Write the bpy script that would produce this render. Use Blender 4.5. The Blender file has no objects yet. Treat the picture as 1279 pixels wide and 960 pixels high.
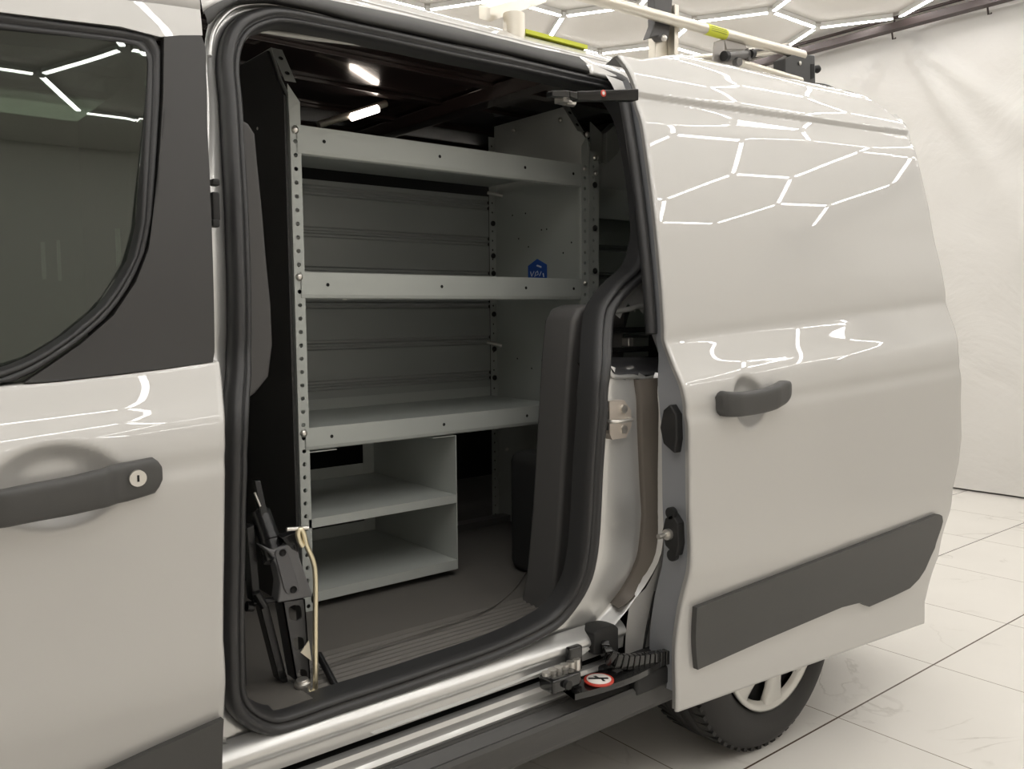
import bpy, bmesh, math, random
from mathutils import Vector, Matrix, noise
random.seed(4)
PI = math.pi
D = bpy.data; SC = bpy.context.scene; COL = SC.collection

# ---------------------------------------------------------------- camera (calibrated on the floor tiles)
RX = Vector((0.7768032506, 0.0579487692, -0.6270714871))
RY = Vector((-0.6296793520, 0.0572761207, -0.7747408338))
RZ = Vector((-0.0089790555, 0.9966751658, 0.0809814202))
F, CX, CY = 1082.11, 639.5, 480.0
CAM = Vector((0, -1.38, 1.2))
cd = D.cameras.new('camera'); cam = D.objects.new('camera', cd); COL.objects.link(cam)
cd.sensor_width = 36; cd.lens = F / 1279 * 36; cd.clip_start = .02
M4 = Matrix((RX, RY, RZ)).to_4x4(); M4.translation = CAM
cam.matrix_world = M4; SC.camera = cam

def ray(px, py):
    c = Vector((px - CX, CY - py, -F)); return Vector((RX @ c, RY @ c, RZ @ c))
def P(px, py, ax, v):
    d = ray(px, py); return CAM + d * ((v - CAM[ax]) / d[ax])
# ---------------------------------------------------------------- body side profile (Y of the skin against Z)
PROF = [(.10,.09),(.20,.05),(.25,.038),(.40,.040),(.50,.026),(.56,.010),(.60,-.001),(.65,-.004),(.75,.001),(.88,.004),(.94,.0055),(.965,.0115),(.99,.013),(1.03,.025),(1.07,.0475),(1.11,.068),(1.13,.0775),(1.138,.0795),(1.16,.0815),
        (1.20,.0880),(1.25,.0968),(1.30,.1065),(1.35,.1169),(1.40,.1279),(1.45,.1396),(1.50,.1520),(1.55,.1650),(1.60,.1787),(1.65,.1930),(1.70,.2080),(1.73,.2175),(1.76,.229),(1.80,.252),(1.84,.287),(1.875,.322),(1.905,.365),(1.925,.415),(1.94,.50),(1.95,.70)]
def interp(tab, v):
    if v <= tab[0][0]: return tab[0][1]
    for i in range(len(tab) - 1):
        a, b = tab[i], tab[i + 1]
        if v <= b[0]:
            t = (v - a[0]) / (b[0] - a[0])
            # catmull-rom for a soft skin
            m0 = (b[1] - tab[i-1][1]) / (b[0] - tab[i-1][0]) if i > 0 else (b[1]-a[1])/(b[0]-a[0])
            m1 = (tab[i+2][1] - a[1]) / (tab[i+2][0] - a[0]) if i + 2 < len(tab) else (b[1]-a[1])/(b[0]-a[0])
            h = b[0] - a[0]
            return (2*t**3-3*t**2+1)*a[1] + (t**3-2*t**2+t)*h*m0 + (-2*t**3+3*t**2)*b[1] + (t**3-t**2)*h*m1
    return tab[-1][1]
def sm(t): t = max(0, min(1, t)); return t*t*(3-2*t)
def yb(xc, z):      # xc: place along the van with its doors shut; the waist line rises to the rear
    zb = 1.136 + .078 * (xc - .5)
    if z > zb: zz = z - (zb - 1.136) * (1 - sm((z - zb) / .22))
    elif z > .56: zz = .56 + (z - .56) * (1.136 - .56) / (zb - .56)
    else: zz = z
    return interp(PROF, zz) 
def hang(x, xs): return -.093 * (x - 1.56) if xs else 0.   # the open door hangs slightly outwards at its rear
def S(px, py, off=0., xs=0.):   # where a line of sight meets the body skin (xs: how far the door has slid)
    d = ray(px, py); lo, hi = 0.8, 3.2
    d = d / d.y
    f = lambda t: (CAM.y + t) - yb(CAM.x + d.x*t - xs, CAM.z + d.z*t) - off - hang(CAM.x + d.x*t, xs)
    lo, hi = .85, 2.1
    for _ in range(40):
        m = (lo + hi) / 2
        if f(m) > 0: hi = m
        else: lo = m
    return CAM + d * lo

# ---------------------------------------------------------------- materials
def mat(name, col, rough=.5, metal=0., coat=0., coat_rough=.03, bump=None, noise_mix=None, spec=.5, emis=None, trans=0.):
    m = D.materials.new(name); m.use_nodes = True; nt = m.node_tree; b = nt.nodes['Principled BSDF']
    b.inputs['Base Color'].default_value = (*col, 1); b.inputs['Roughness'].default_value = rough
    b.inputs['Metallic'].default_value = metal; b.inputs['Coat Weight'].default_value = coat
    b.inputs['Coat Roughness'].default_value = coat_rough; b.inputs['Specular IOR Level'].default_value = spec
    b.inputs['Transmission Weight'].default_value = trans
    if emis:
        b.inputs['Emission Color'].default_value = (*emis[0], 1); b.inputs['Emission Strength'].default_value = emis[1]
    tc = nt.nodes.new('ShaderNodeTexCoord')
    if bump:
        n = nt.nodes.new('ShaderNodeTexNoise'); n.inputs['Scale'].default_value = bump[0]; n.inputs['Detail'].default_value = 3
        nt.links.new(tc.outputs['Object'], n.inputs['Vector'])
        bp = nt.nodes.new('ShaderNodeBump'); bp.inputs['Strength'].default_value = bump[1]; bp.inputs['Distance'].default_value = bump[2]
        nt.links.new(n.outputs['Fac'], bp.inputs['Height']); nt.links.new(bp.outputs['Normal'], b.inputs['Normal'])
    if noise_mix:
        n = nt.nodes.new('ShaderNodeTexNoise'); n.inputs['Scale'].default_value = noise_mix[1]; n.inputs['Detail'].default_value = 5
        nt.links.new(tc.outputs['Object'], n.inputs['Vector'])
        r = nt.nodes.new('ShaderNodeValToRGB'); r.color_ramp.elements[0].position = .35; r.color_ramp.elements[1].position = .65
        r.color_ramp.elements[0].color = (*col, 1); r.color_ramp.elements[1].color = (*noise_mix[0], 1)
        nt.links.new(n.outputs['Fac'], r.inputs['Fac']); nt.links.new(r.outputs['Color'], b.inputs['Base Color'])
    return m
PAINT = mat('silver_paint', (.53, .522, .506), .50, .40, 1.0, .015)
JAMB = mat('jamb_paint', (.60, .60, .59), .30, .65, .8, .06, bump=(40, .05, .001))
BLACKP = mat('black_textured_plastic', (.034, .033, .032), .55, bump=(900, .25, .0006))
CLAD = mat('grey_cladding', (.06, .059, .057), .5, bump=(1100, .2, .0005))
RUBBER = mat('rubber_seal', (.026, .026, .027), .42)
BLACKG = mat('gloss_black', (.01, .01, .01), .18, coat=.5)
BLACKM = mat('matt_black', (.012, .012, .012), .6)
TRIMG = mat('grey_interior_trim', (.070, .068, .067), .6, bump=(700, .35, .0006))
FLOORL = mat('floor_liner', (.11, .103, .093), .62, bump=(500, .25, .0006))
SHELF = mat('grey_powder_coat', (.44, .465, .445), .38, .1, bump=(260, .05, .0004))
SHELFD = mat('grey_back_panel', (.36, .375, .365), .42, .15)
HOLE = mat('hole_dark', (.004, .004, .004), .8)
ZINC = mat('zinc', (.72, .70, .66), .3, .9)
ZINCY = mat('yellow_zinc', (.80, .72, .52), .28, .9)
STRIKE = mat('striker_steel', (.62, .56, .50), .4, .6)
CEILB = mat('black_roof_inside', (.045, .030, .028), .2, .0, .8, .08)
ALU = mat('brushed_aluminium', (.70, .66, .58), .38, .85, bump=(60, .1, .001))
ALUD = mat('grey_bracket', (.16, .155, .15), .4, .5)
YEL = mat('yellow_label', (.62, .66, .05), .5)
REDL = mat('red_label', (.55, .05, .03), .45)
WHITEL = mat('white_label', (.8, .76, .72), .45)
TAG = mat('cream_tag', (.78, .72, .58), .5)
BLUE = mat('blue_sticker', (.02, .09, .42), .35)
WHITEM = mat('white_marks', (.75, .8, .9), .4)
SEATM = mat('seat_cloth', (.36, .38, .35), .8)
CABM = mat('cab_lining', (.30, .32, .29), .7)
TYRE = mat('tyre_rubber', (.022, .021, .020), .62, bump=(120, .15, .001))
HUB = mat('wheel_silver', (.62, .61, .58), .32, .7, .5)
LED = mat('led_light', (1, 1, 1), .5, emis=((1, .98, .95), 30))
LEDW = mat('led_cap', (.7, .7, .68), .4)
GLOW = mat('warm_glow', (1, 1, 1), .5, emis=((1, .86, .74), 9))
RAILM = mat('dark_steel', (.045, .03, .028), .5)
def glass_mat():
    m = D.materials.new('tinted_glass'); m.use_nodes = True; nt = m.node_tree; nt.nodes.clear()
    o = nt.nodes.new('ShaderNodeOutputMaterial'); mx = nt.nodes.new('ShaderNodeMixShader')
    t = nt.nodes.new('ShaderNodeBsdfTransparent'); t.inputs['Color'].default_value = (.30, .36, .31, 1)
    g = nt.nodes.new('ShaderNodeBsdfGlossy'); g.inputs['Roughness'].default_value = .01; g.inputs['Color'].default_value = (.9, .95, .9, 1)
    fr = nt.nodes.new('ShaderNodeFresnel'); fr.inputs['IOR'].default_value = 1.85
    nt.links.new(fr.outputs[0], mx.inputs[0]); nt.links.new(t.outputs[0], mx.inputs[1]); nt.links.new(g.outputs[0], mx.inputs[2])
    nt.links.new(mx.outputs[0], o.inputs[0]); return m
GLASS = glass_mat()

# ---------------------------------------------------------------- mesh helpers
class MB:
    def __init__(s): s.v = []; s.f = []; s.m = []; s.sm = []
    def add(s, vs, fs, mi=0, smooth=False):
        o = len(s.v); s.v += [tuple(v) for v in vs]
        for f in fs: s.f.append([i + o for i in f]); s.m.append(mi); s.sm.append(smooth)
        return s
    def box(s, c, size, rot=None, mi=0):
        hx, hy, hz = [q / 2 for q in size]
        vs = [Vector((x, y, z)) for x in (-hx, hx) for y in (-hy, hy) for z in (-hz, hz)]
        if rot is not None: vs = [rot @ v for v in vs]
        vs = [v + Vector(c) for v in vs]
        return s.add(vs, [(0,1,3,2),(4,6,7,5),(0,4,5,1),(2,3,7,6),(0,2,6,4),(1,5,7,3)], mi)
    def bb(s, a, b, mi=0):   # box from corner to corner
        return s.box([(a[i] + b[i]) / 2 for i in range(3)], [abs(b[i] - a[i]) for i in range(3)], None, mi)
    def prism(s, pts, d, mi=0):      # polygon pts extruded by vector d
        d = Vector(d); n = len(pts); a = [Vector(p) for p in pts]
        return s.add(a + [p + d for p in a], [list(range(n))[::-1], list(range(n, 2*n))] + [(i, (i+1) % n, n + (i+1) % n, n + i) for i in range(n)], mi)
    def tube(s, path, r, n=10, mi=0, closed=False, cap=True, flat=None):
        path = [Vector(p) for p in path]; N = len(path); rings = []; up = None
        for i, p in enumerate(path):
            a = path[(i - 1) % N] if (closed or i > 0) else p; b = path[(i + 1) % N] if (closed or i < N - 1) else p
            t = (b - a).normalized()
            if up is None: up = t.orthogonal().normalized()
            up = (up - t * up.dot(t)); up = up.normalized() if up.length > 1e-6 else t.orthogonal().normalized()
            w = t.cross(up); rr = r[i] if isinstance(r, (list, tuple)) else r
            rings.append([p + (up * math.cos(2*PI*k/n) + w * math.sin(2*PI*k/n)) * rr for k in range(n)])
        vs = [v for rg in rings for v in rg]; fs = []
        for i in range(N if closed else N - 1):
            j = (i + 1) % N
            for k in range(n): fs.append((i*n + k, i*n + (k+1) % n, j*n + (k+1) % n, j*n + k))
        s.add(vs, fs, mi, True)
        if cap and not closed: s.add(rings[0], [list(range(n))[::-1]], mi); s.add(rings[-1], [list(range(n))], mi)
        return s
    def cyl(s, a, b, r, n=16, mi=0): return s.tube([a, b], r, n, mi)
    def lathe(s, prof, c, axis, n=64, mi=0, smooth=True):    # prof: (radius, along) about axis through c
        ax = Vector(axis).normalized(); u = ax.orthogonal().normalized(); w = ax.cross(u); c = Vector(c)
        vs = [c + ax * h + (u * math.cos(2*PI*k/n) + w * math.sin(2*PI*k/n)) * r for r, h in prof for k in range(n)]
        fs = [(i*n + k, i*n + (k+1) % n, (i+1)*n + (k+1) % n, (i+1)*n + k) for i in range(len(prof)-1) for k in range(n)]
        return s.add(vs, fs, mi, smooth)
    def grid(s, rows, mi=0, smooth=True, closed=False, flip=False):
        n = len(rows[0]); vs = [p for r in rows for p in r]; fs = []
        for i in range(len(rows) - 1):
            for j in range(n if closed else n - 1):
                f = (i*n + j, i*n + (j+1) % n, (i+1)*n + (j+1) % n, (i+1)*n + j); fs.append(f[::-1] if flip else f)
        return s.add(vs, fs, mi, smooth)
    def build(s, name, mats, parent=None, bevel=0, angle=None, weld=False, subsurf=0, solid=0):
        me = D.meshes.new(name); me.from_pydata(s.v, [], s.f)
        mats = mats if isinstance(mats, (list, tuple)) else [mats]
        for m in mats: me.materials.append(m)
        for p, mi, sm in zip(me.polygons, s.m, s.sm): p.material_index = mi; p.use_smooth = sm
        bm = bmesh.new(); bm.from_mesh(me)
        if weld: bmesh.ops.remove_doubles(bm, verts=bm.verts, dist=1e-5)
        bmesh.ops.recalc_face_normals(bm, faces=bm.faces)
        bm.to_mesh(me); bm.free(); me.update()
        o = D.objects.new(name, me); COL.objects.link(o)
        if solid:
            m = o.modifiers.new('s', 'SOLIDIFY'); m.thickness = solid; m.offset = 0
        if bevel:
            m = o.modifiers.new('b', 'BEVEL'); m.width = bevel; m.segments = 2; m.limit_method = 'ANGLE'; m.angle_limit = math.radians(40)
            for p in me.polygons: p.use_smooth = True
            w = o.modifiers.new('w', 'WEIGHTED_NORMAL'); w.keep_sharp = True
        if parent is not None: o.parent = parent; o.matrix_parent_inverse = Matrix.Translation(parent.location).inverted() if parent.parent is None else Matrix()
        return o
def root_loc(o):
    l = Vector(o.location)
    while o.parent: o = o.parent; l += Vector(o.location)
    return l
def thing(name, label, cat, loc=(0, 0, 0), group=None):
    o = D.objects.new(name, None); COL.objects.link(o); o.location = loc; o.empty_display_size = .1
    o['label'] = label; o['category'] = cat
    if group: o['group'] = group
    return o
def struct(o): o['kind'] = 'structure'; return o
def crom(pts, per=8, closed=False):
    pts = [Vector(p) for p in pts]; n = len(pts); out = []
    for i in range(n if closed else n - 1):
        p0 = pts[(i-1) % n] if (closed or i > 0) else pts[i]; p1 = pts[i]; p2 = pts[(i+1) % n]
        p3 = pts[(i+2) % n] if (closed or i + 2 < n) else p2
        for k in range(per):
            t = k / per
            out.append(.5 * ((2*p1) + (p2-p0)*t + (2*p0-5*p1+4*p2-p3)*t*t + (3*p1-p0-3*p2+p3)*t**3))
    if not closed: out.append(pts[-1])
    return out
def resample(pts, n, closed=False):
    pts = [Vector(p) for p in pts]
    if closed: pts = pts + [pts[0]]
    L = [0]
    for a, b in zip(pts, pts[1:]): L.append(L[-1] + (b - a).length)
    out = []; j = 0; m = n if closed else n - 1
    for k in range(n):
        d = L[-1] * k / m
        while j < len(L) - 2 and L[j+1] < d: j += 1
        t = (d - L[j]) / max(1e-9, L[j+1] - L[j]); out.append(pts[j].lerp(pts[j+1], t))
    return out
def inpoly(x, y, poly):
    c = False; n = len(poly)
    for i in range(n):
        (x1, y1), (x2, y2) = poly[i], poly[(i+1) % n]
        if (y1 > y) != (y2 > y) and x < (x2-x1)*(y-y1)/(y2-y1)+x1: c = not c
    return c

# ================================================================= ROOM
CEIL = 3.2; XR = 5.93; XL = -4.2; YF = 4.6; YN = -3.6
def tile_mat():
    m = D.materials.new('marble_tiles'); m.use_nodes = True; nt = m.node_tree; N = nt.nodes; L = nt.links; b = N['Principled BSDF']
    geo = N.new('ShaderNodeNewGeometry'); sep = N.new('ShaderNodeSeparateXYZ'); L.new(geo.outputs['Position'], sep.inputs[0])
    def math_(op, a, bb=None):
        n = N.new('ShaderNodeMath'); n.operation = op
        for i, q in enumerate((a, bb)):
            if q is None: continue
            if isinstance(q, (int, float)): n.inputs[i].default_value = q
            else: L.new(q, n.inputs[i])
        return n.outputs[0]
    def line(sock, off, size, w):
        t = math_('MULTIPLY', math_('SUBTRACT', sock, off), 1/size); fr = math_('FRACT', math_('ADD', t, 100))
        d = math_('MINIMUM', fr, math_('SUBTRACT', 1, fr)); return math_('LESS_THAN', d, w/size/2), math_('FLOOR', math_('ADD', t, 100))
    gx, ix = line(sep.outputs[0], 2.304, .6, .0035); gy, iy = line(sep.outputs[1], -.055, .6, .006)
    # veins: warped wave, shifted per tile
    comb = N.new('ShaderNodeCombineXYZ'); L.new(math_('MULTIPLY', ix, 3.7), comb.inputs[0]); L.new(math_('MULTIPLY', iy, 5.3), comb.inputs[1])
    add = N.new('ShaderNodeVectorMath'); add.operation = 'ADD'; L.new(geo.outputs['Position'], add.inputs[0]); L.new(comb.outputs[0], add.inputs[1])
    nz = N.new('ShaderNodeTexNoise'); nz.inputs['Scale'].default_value = 1.6; nz.inputs['Detail'].default_value = 7; nz.inputs['Distortion'].default_value = 1.2
    L.new(add.outputs[0], nz.inputs['Vector'])
    v = math_('ABSOLUTE', math_('SUBTRACT', nz.outputs['Fac'], .5)); vein = N.new('ShaderNodeMapRange'); L.new(v, vein.inputs[0])
    vein.inputs[1].default_value = 0; vein.inputs[2].default_value = .012; vein.inputs[3].default_value = 1; vein.inputs[4].default_value = 0
    n2 = N.new('ShaderNodeTexNoise'); n2.inputs['Scale'].default_value = 2.3; n2.inputs['Detail'].default_value = 3; L.new(add.outputs[0], n2.inputs['Vector'])
    msk = N.new('ShaderNodeMapRange'); L.new(n2.outputs['Fac'], msk.inputs[0]); msk.inputs[1].default_value = .48; msk.inputs[2].default_value = .66
    vm = math_('MULTIPLY', math_('MULTIPLY', vein.outputs[0], msk.outputs[0]), .55)
    base = N.new('ShaderNodeMix'); base.data_type = 'RGBA'; base.inputs['A'].default_value = (.80, .775, .73, 1); base.inputs['B'].default_value = (.71, .685, .645, 1)
    L.new(n2.outputs['Fac'], base.inputs['Factor'])
    mv = N.new('ShaderNodeMix'); mv.data_type = 'RGBA'; L.new(vm, mv.inputs['Factor']); L.new(base.outputs['Result'], mv.inputs['A']); mv.inputs['B'].default_value = (.40, .37, .33, 1)
    mg = N.new('ShaderNodeMix'); mg.data_type = 'RGBA'; L.new(gx, mg.inputs['Factor']); L.new(mv.outputs['Result'], mg.inputs['A']); mg.inputs['B'].default_value = (.22, .18, .14, 1)
    mh = N.new('ShaderNodeMix'); mh.data_type = 'RGBA'; L.new(gy, mh.inputs['Factor']); L.new(mg.outputs['Result'], mh.inputs['A']); mh.inputs['B'].default_value = (.10, .07, .05, 1)
    L.new(mh.outputs['Result'], b.inputs['Base Color']); b.inputs['Roughness'].default_value = .22
    return m
def plane(name, pts, m, kind=True):
    o = MB().add(pts, [tuple(range(len(pts)))]).build(name, m)
    return struct(o) if kind else o
CEILM = mat('painted_ceiling', (.76, .74, .705), .7, bump=(12, .1, .004))
WALLM = mat('painted_wall', (.80, .775, .735), .8)
def cloth_mat():
    m = D.materials.new('white_tarpaulin'); m.use_nodes = True; nt = m.node_tree; N = nt.nodes; L = nt.links; b = N['Principled BSDF']
    b.inputs['Base Color'].default_value = (.66, .645, .62, 1); b.inputs['Roughness'].default_value = .6
    geo = N.new('ShaderNodeNewGeometry')
    hs = []
    for sc, det, dist in ((1.3, 6, 1.5), (5, 8, .8), (38, 2, 0)):
        n = N.new('ShaderNodeTexNoise'); n.inputs['Scale'].default_value = sc; n.inputs['Detail'].default_value = det; n.inputs['Distortion'].default_value = dist
        L.new(geo.outputs['Position'], n.inputs['Vector']); hs.append(n)
    prev = None
    for n, st, di in zip(hs, (.35, .22, .08), (.06, .012, .001)):
        bp = N.new('ShaderNodeBump'); bp.inputs['Strength'].default_value = st; bp.inputs['Distance'].default_value = di
        L.new(n.outputs['Fac'], bp.inputs['Height'])
        if prev: L.new(prev.outputs['Normal'], bp.inputs['Normal'])
        prev = bp
    L.new(prev.outputs['Normal'], b.inputs['Normal']); return m
CLOTH = cloth_mat()
struct(MB().bb((XL-.2, YN-.2, -.1), (XR+.3, YF+.2, 0)).build('floor', tile_mat()))
struct(MB().bb((XL-.2, YN-.2, CEIL), (XR+.3, YF+.2, CEIL+.1)).build('ceiling', CEILM))
struct(MB().bb((XR+.12, YN-.2, 0), (XR+.27, YF+.2, CEIL)).build('wall_rear', WALLM))
struct(MB().bb((XL-.2, YN-.2, 0), (XL, YF+.2, CEIL)).build('wall_front', WALLM))
struct(MB().bb((XL, YF, 0), (XR+.12, YF+.2, CEIL)).build('wall_far', WALLM))
struct(MB().bb((XL, YN-.2, 0), (XR+.12, YN, CEIL)).build('wall_near', WALLM))

# hanging tarpaulin across the rear wall
ZT = 3.135
def curtain_rows():
    rows = []; hk = P(1120, 36, 0, XR)
    for j in range(161):
        y = YN + .3 + (YF - YN - .6) * j / 160; row = []
        for i in range(81):
            z = .012 + (ZT - .012) * i / 80
            sag = .02 * (1 - math.cos((y - hk.y) * 2*PI/1.5)) * (i/80)**6
            dy = y - hk.y; dz = hk.z - z; a = math.atan2(dy, max(.02, dz)); r = math.hypot(dy, dz)
            fold = 0
            for a0, w, amp in ((-.55, .07, .05), (-.82, .08, .05), (.62, .08, .045), (.9, .06, .04), (.1, .1, .02)):
                fold += 1.7 * amp * math.exp(-((a - a0)/w)**2) * min(1, r/.25) * math.exp(-r/.8)
            w = .035 * noise.noise(Vector((y*.9, z*.5, 1))) + .018 * noise.noise(Vector((y*3, z*2.2, 7)))
            w += .012 * abs(noise.noise(Vector((y*2.2+z*2, z*2.5-y, 3))))
            row.append((XR - fold + w, y, z - sag))
        rows.append(row)
    return rows
cur = thing('tarpaulin', 'white creased tarpaulin hung along the whole rear wall behind the van', 'curtain', (XR, 0, 0))
MB().grid(curtain_rows()).build('cloth', CLOTH, cur)
hk = P(1120, 36, 0, XR)
for dy in (0, -.62, .75, 1.5, -1.4):
    MB().tube([(XR-.03, hk.y+dy, 3.18), (XR-.05, hk.y+dy+.01, 3.12), (XR-.05, hk.y+dy, 3.05), (XR-.03, hk.y+dy-.01, 3.06)], .006, 6).build('hook', RAILM, cur)
# steel beam and pipe under the ceiling at the tarpaulin
a, b = P(1000, 62, 0, XR-.06), P(1279, 6, 0, XR-.06)
rail = thing('ceiling_rail', 'dark brown steel rail running above the white tarpaulin', 'rail', (XR-.06, 0, 3.15))
MB().bb((XR-.15, YN+.1, 3.085), (XR-.08, YF-.1, 3.13)).build('beam', RAILM, rail)
MB().cyl((XR-.115, YN+.1, 3.168), (XR-.115, YF-.1, 3.168), .011).build('pipe', RAILM, rail)

# honeycomb of LED tubes on the ceiling: one connected fixture
hexf = thing('hexagon_light_grid', 'white honeycomb of slim LED tubes joined across the ceiling', 'ceiling light', (2, -1.5, CEIL))
hs = .52; B0 = Vector((5.57, 2.10, 0)); zt = CEIL - .028
nodes = {}; edges = set()
def key(p): return (round(p.x, 2), round(p.y, 2))
def lat(p):
    return -1.6 < p.x < 5.86 and -2.95 < p.y < 4.2
h3 = hs * math.sqrt(3) / 2
centres = []
for i in range(-16, 4):
    for j in range(-18, 8):
        # hexagons with flat edges along X ; B0 is a right-hand vertex
        c = B0 + Vector((hs, 0, 0)) + Vector((1.5*hs*i, 2*h3*j + (h3 if i % 2 else 0), 0))
        vs = [c + Vector((hs*math.cos(k*PI/3), hs*math.sin(k*PI/3), 0)) for k in range(6)]
        for k in range(6):
            if lat(vs[k]) and lat(vs[(k+1) % 6]):
                edges.add(tuple(sorted((key(vs[k]), key(vs[(k+1) % 6])))))
#print('hex edges', len(edges))
cen = Vector((3.2, 0))
el = sorted(edges, key=lambda e: ((e[0][0]+e[1][0])/2-3.2)**2 + ((e[0][1]+e[1][1])/2+1.0)**2)
rest = MB(); ndl = set()
for n_, (a, b) in enumerate(el):
    A = Vector((a[0], a[1], zt)); Bv = Vector((b[0], b[1], zt)); d = (Bv - A).normalized(); w = Vector((-d.y, d.x, 0))
    A2, B2 = A + d*.03, Bv - d*.03
    ndl.add(a); ndl.add(b)
    prof = [(-.014, .026), (-.014, -.007), (-.009, -.012), (.009, -.012), (.014, -.007), (.014, .026)]
    mb = MB() if n_ < 99 else rest
    ra = [A2 + w*u + Vector((0, 0, v)) for u, v in prof]; rb = [B2 + w*u + Vector((0, 0, v)) for u, v in prof]
    fc = [(i, (i+1) % 6, 6 + (i+1) % 6, 6 + i) for i in range(6)]
    mb.add(ra + rb, fc[1:4], 0); mb.add(ra + rb, [fc[0], fc[4], fc[5], (5,4,3,2,1,0), (6,7,8,9,10,11)], 1)
    if n_ < 99: mb.build('led_tube', [LED, LEDW], hexf)
if rest.v:
    o = rest.build('led_tube', [LED, LEDW], hexf); o['kind'] = 'stuff'
j = MB()
for n_, k in enumerate(sorted(ndl, key=lambda k: (k[0]-3.2)**2 + (k[1]+1)**2)):
    mb = MB() if n_ < 99 else j
    mb.lathe([(.0, -.012), (.024, -.010), (.026, .014), (0, .014)], (k[0], k[1], zt), (0, 0, 1), 6, smooth=False)
    if n_ < 99: mb.build('connector', LEDW, hexf)
if j.v: j.build('connector', LEDW, hexf)['kind'] = 'stuff'
# mounting strips that the tubes hang from are dark lines beside each tube

# ================================================================= VAN
van = thing('cargo_van', 'silver cargo van with its sliding side door open on grey shelving', 'van', (1.1, .9, 0))
OFF = -.11; DX = 1.05        # the open sliding door stands out from the side and this far back

def xz(pts, off=0., xs=0.): return [(lambda p: (p.x, p.z))(S(px, py, off, xs)) for px, py in pts]
def skinpoly(poly, off, thick, xs=0., step=.04, mb=None, mi=0, kz=0.):
    """closed outline (X,Z) laid on the body skin, given a thickness"""
    bm = bmesh.new(); vs = [bm.verts.new((x, 0, z)) for x, z in poly]; bm.faces.new(vs)
    bmesh.ops.triangulate(bm, faces=bm.faces[:])
    zs = [p[1] for p in poly]; xs_ = [p[0] for p in poly]
    z = min(zs) + step
    while z < max(zs):
        bmesh.ops.bisect_plane(bm, geom=bm.verts[:] + bm.edges[:] + bm.faces[:], plane_co=(0, 0, z), plane_no=(0, 0, 1)); z += step
    x = min(xs_) + .15
    while x < max(xs_):
        bmesh.ops.bisect_plane(bm, geom=bm.verts[:] + bm.edges[:] + bm.faces[:], plane_co=(x, 0, 0), plane_no=(1, 0, 0)); x += .15
    bmesh.ops.remove_doubles(bm, verts=bm.verts, dist=1e-5)
    bm.verts.ensure_lookup_table(); n = len(bm.verts)
    A = [(v.co.x, yb(v.co.x - xs, v.co.z) + off + kz * (v.co.z - 1.4) + hang(v.co.x, xs), v.co.z) for v in bm.verts]
    Bv = [(a[0], a[1] + thick, a[2]) for a in A]
    fs = [[v.index for v in f.verts] for f in bm.faces]
    mb = mb or MB()
    mb.add(A + Bv, fs + [[i + n for i in f[::-1]] for f in fs], mi, True)
    edge = [(e.verts[0].index, e.verts[1].index) for e in bm.edges if len(e.link_faces) == 1]
    vv = A + Bv
    for a, b in edge: mb.add([vv[a], vv[b], vv[b+n], vv[a+n]], [(0, 1, 2, 3)], mi)
    bm.free(); return mb
def tab(pts, k=0):   # sorted table from (X,Z) points: k=0 X->Z, k=1 Z->X
    return sorted([(p[k], p[1-k]) for p in pts])
def lin(t, v):
    if v <= t[0][0]: return t[0][1]
    for a, b in zip(t, t[1:]):
        if v <= b[0]: return a[1] + (b[1]-a[1]) * (v-a[0]) / max(1e-9, b[0]-a[0])
    return t[-1][1]
def sm(t): t = max(0, min(1, t)); return t*t*(3-2*t)

# ---------------- sliding door
slide = D.objects.new('sliding_door', None)
def door_skin(Xf, Xr, Zb, Zt, off, xs, nx, nz, dents=(), ledge=None, zextra=()):
    """Xf,Xr: functions z->X; Zb: z; Zt: function u->z ; returns grid rows"""
    rows = []
    for j in range(nx + 1):
        u = j / nx; row = []; zt_ = Zt(u)
        for i in range(nz + 1):
            v = i / nz; z = Zb + (zt_ - Zb) * v
            x = Xf(z) + (Xr(z) - Xf(z)) * u
            y = yb(x - xs, z) + off + hang(x, xs)
            if ledge:
                zl = ledge(x); y += .010 * sm((zl + .004 - z) / .006) * sm((z - zl + .075) / .07) if z < zl + .004 else 0
            for (cx, cz, rx, rz, dep) in dents:
                r = ((x-cx)/rx)**2 + ((z-cz)/rz)**2
                if r < 1.6: y += dep * sm((1.25 - r) / 1.0)
            row.append(Vector((x, y, z)))
        rows.append(row)
    return rows
rear_edge = xz([(1138,168),(1145,195),(1160,260),(1172,320),(1181,370),(1193,410),(1197,440),(1200,500),(1201,545),(1198,575),(1190,610),(1181,655),(1172,695),(1155,752)], OFF, DX)
rear_t = tab(rear_edge, 1)
top_e = xz([(800,74),(850,79),(900,88),(950,96),(1000,105),(1050,115),(1090,126),(1115,134),(1128,145),(1136,160)], OFF, DX)
Xf0 = 1.56
top_t = tab(top_e, 0); xr_top = top_e[-1][0]
#print('rear', [(round(a,3), round(b,3)) for a, b in rear_t]); print('top', [(round(a,3), round(b,3)) for a, b in top_t])
led = xz([(800,119),(1135,166)], OFF, DX); led_t = tab(led, 0); print('ledge', led_t)
hc = S(936, 478, OFF, DX); hb = S(936, 527, OFF, DX)
cupz = (hc.z*.65 + hb.z*.35)
lead = tab(xz([(800,75),(800,120),(808,180),(820,280),(832,400),(833,425),(848,460),(862,510),(860,560),(862,650),(866,720),(860,745),(848,800),(846,870),(850,890)], OFF, DX), 1)
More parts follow.
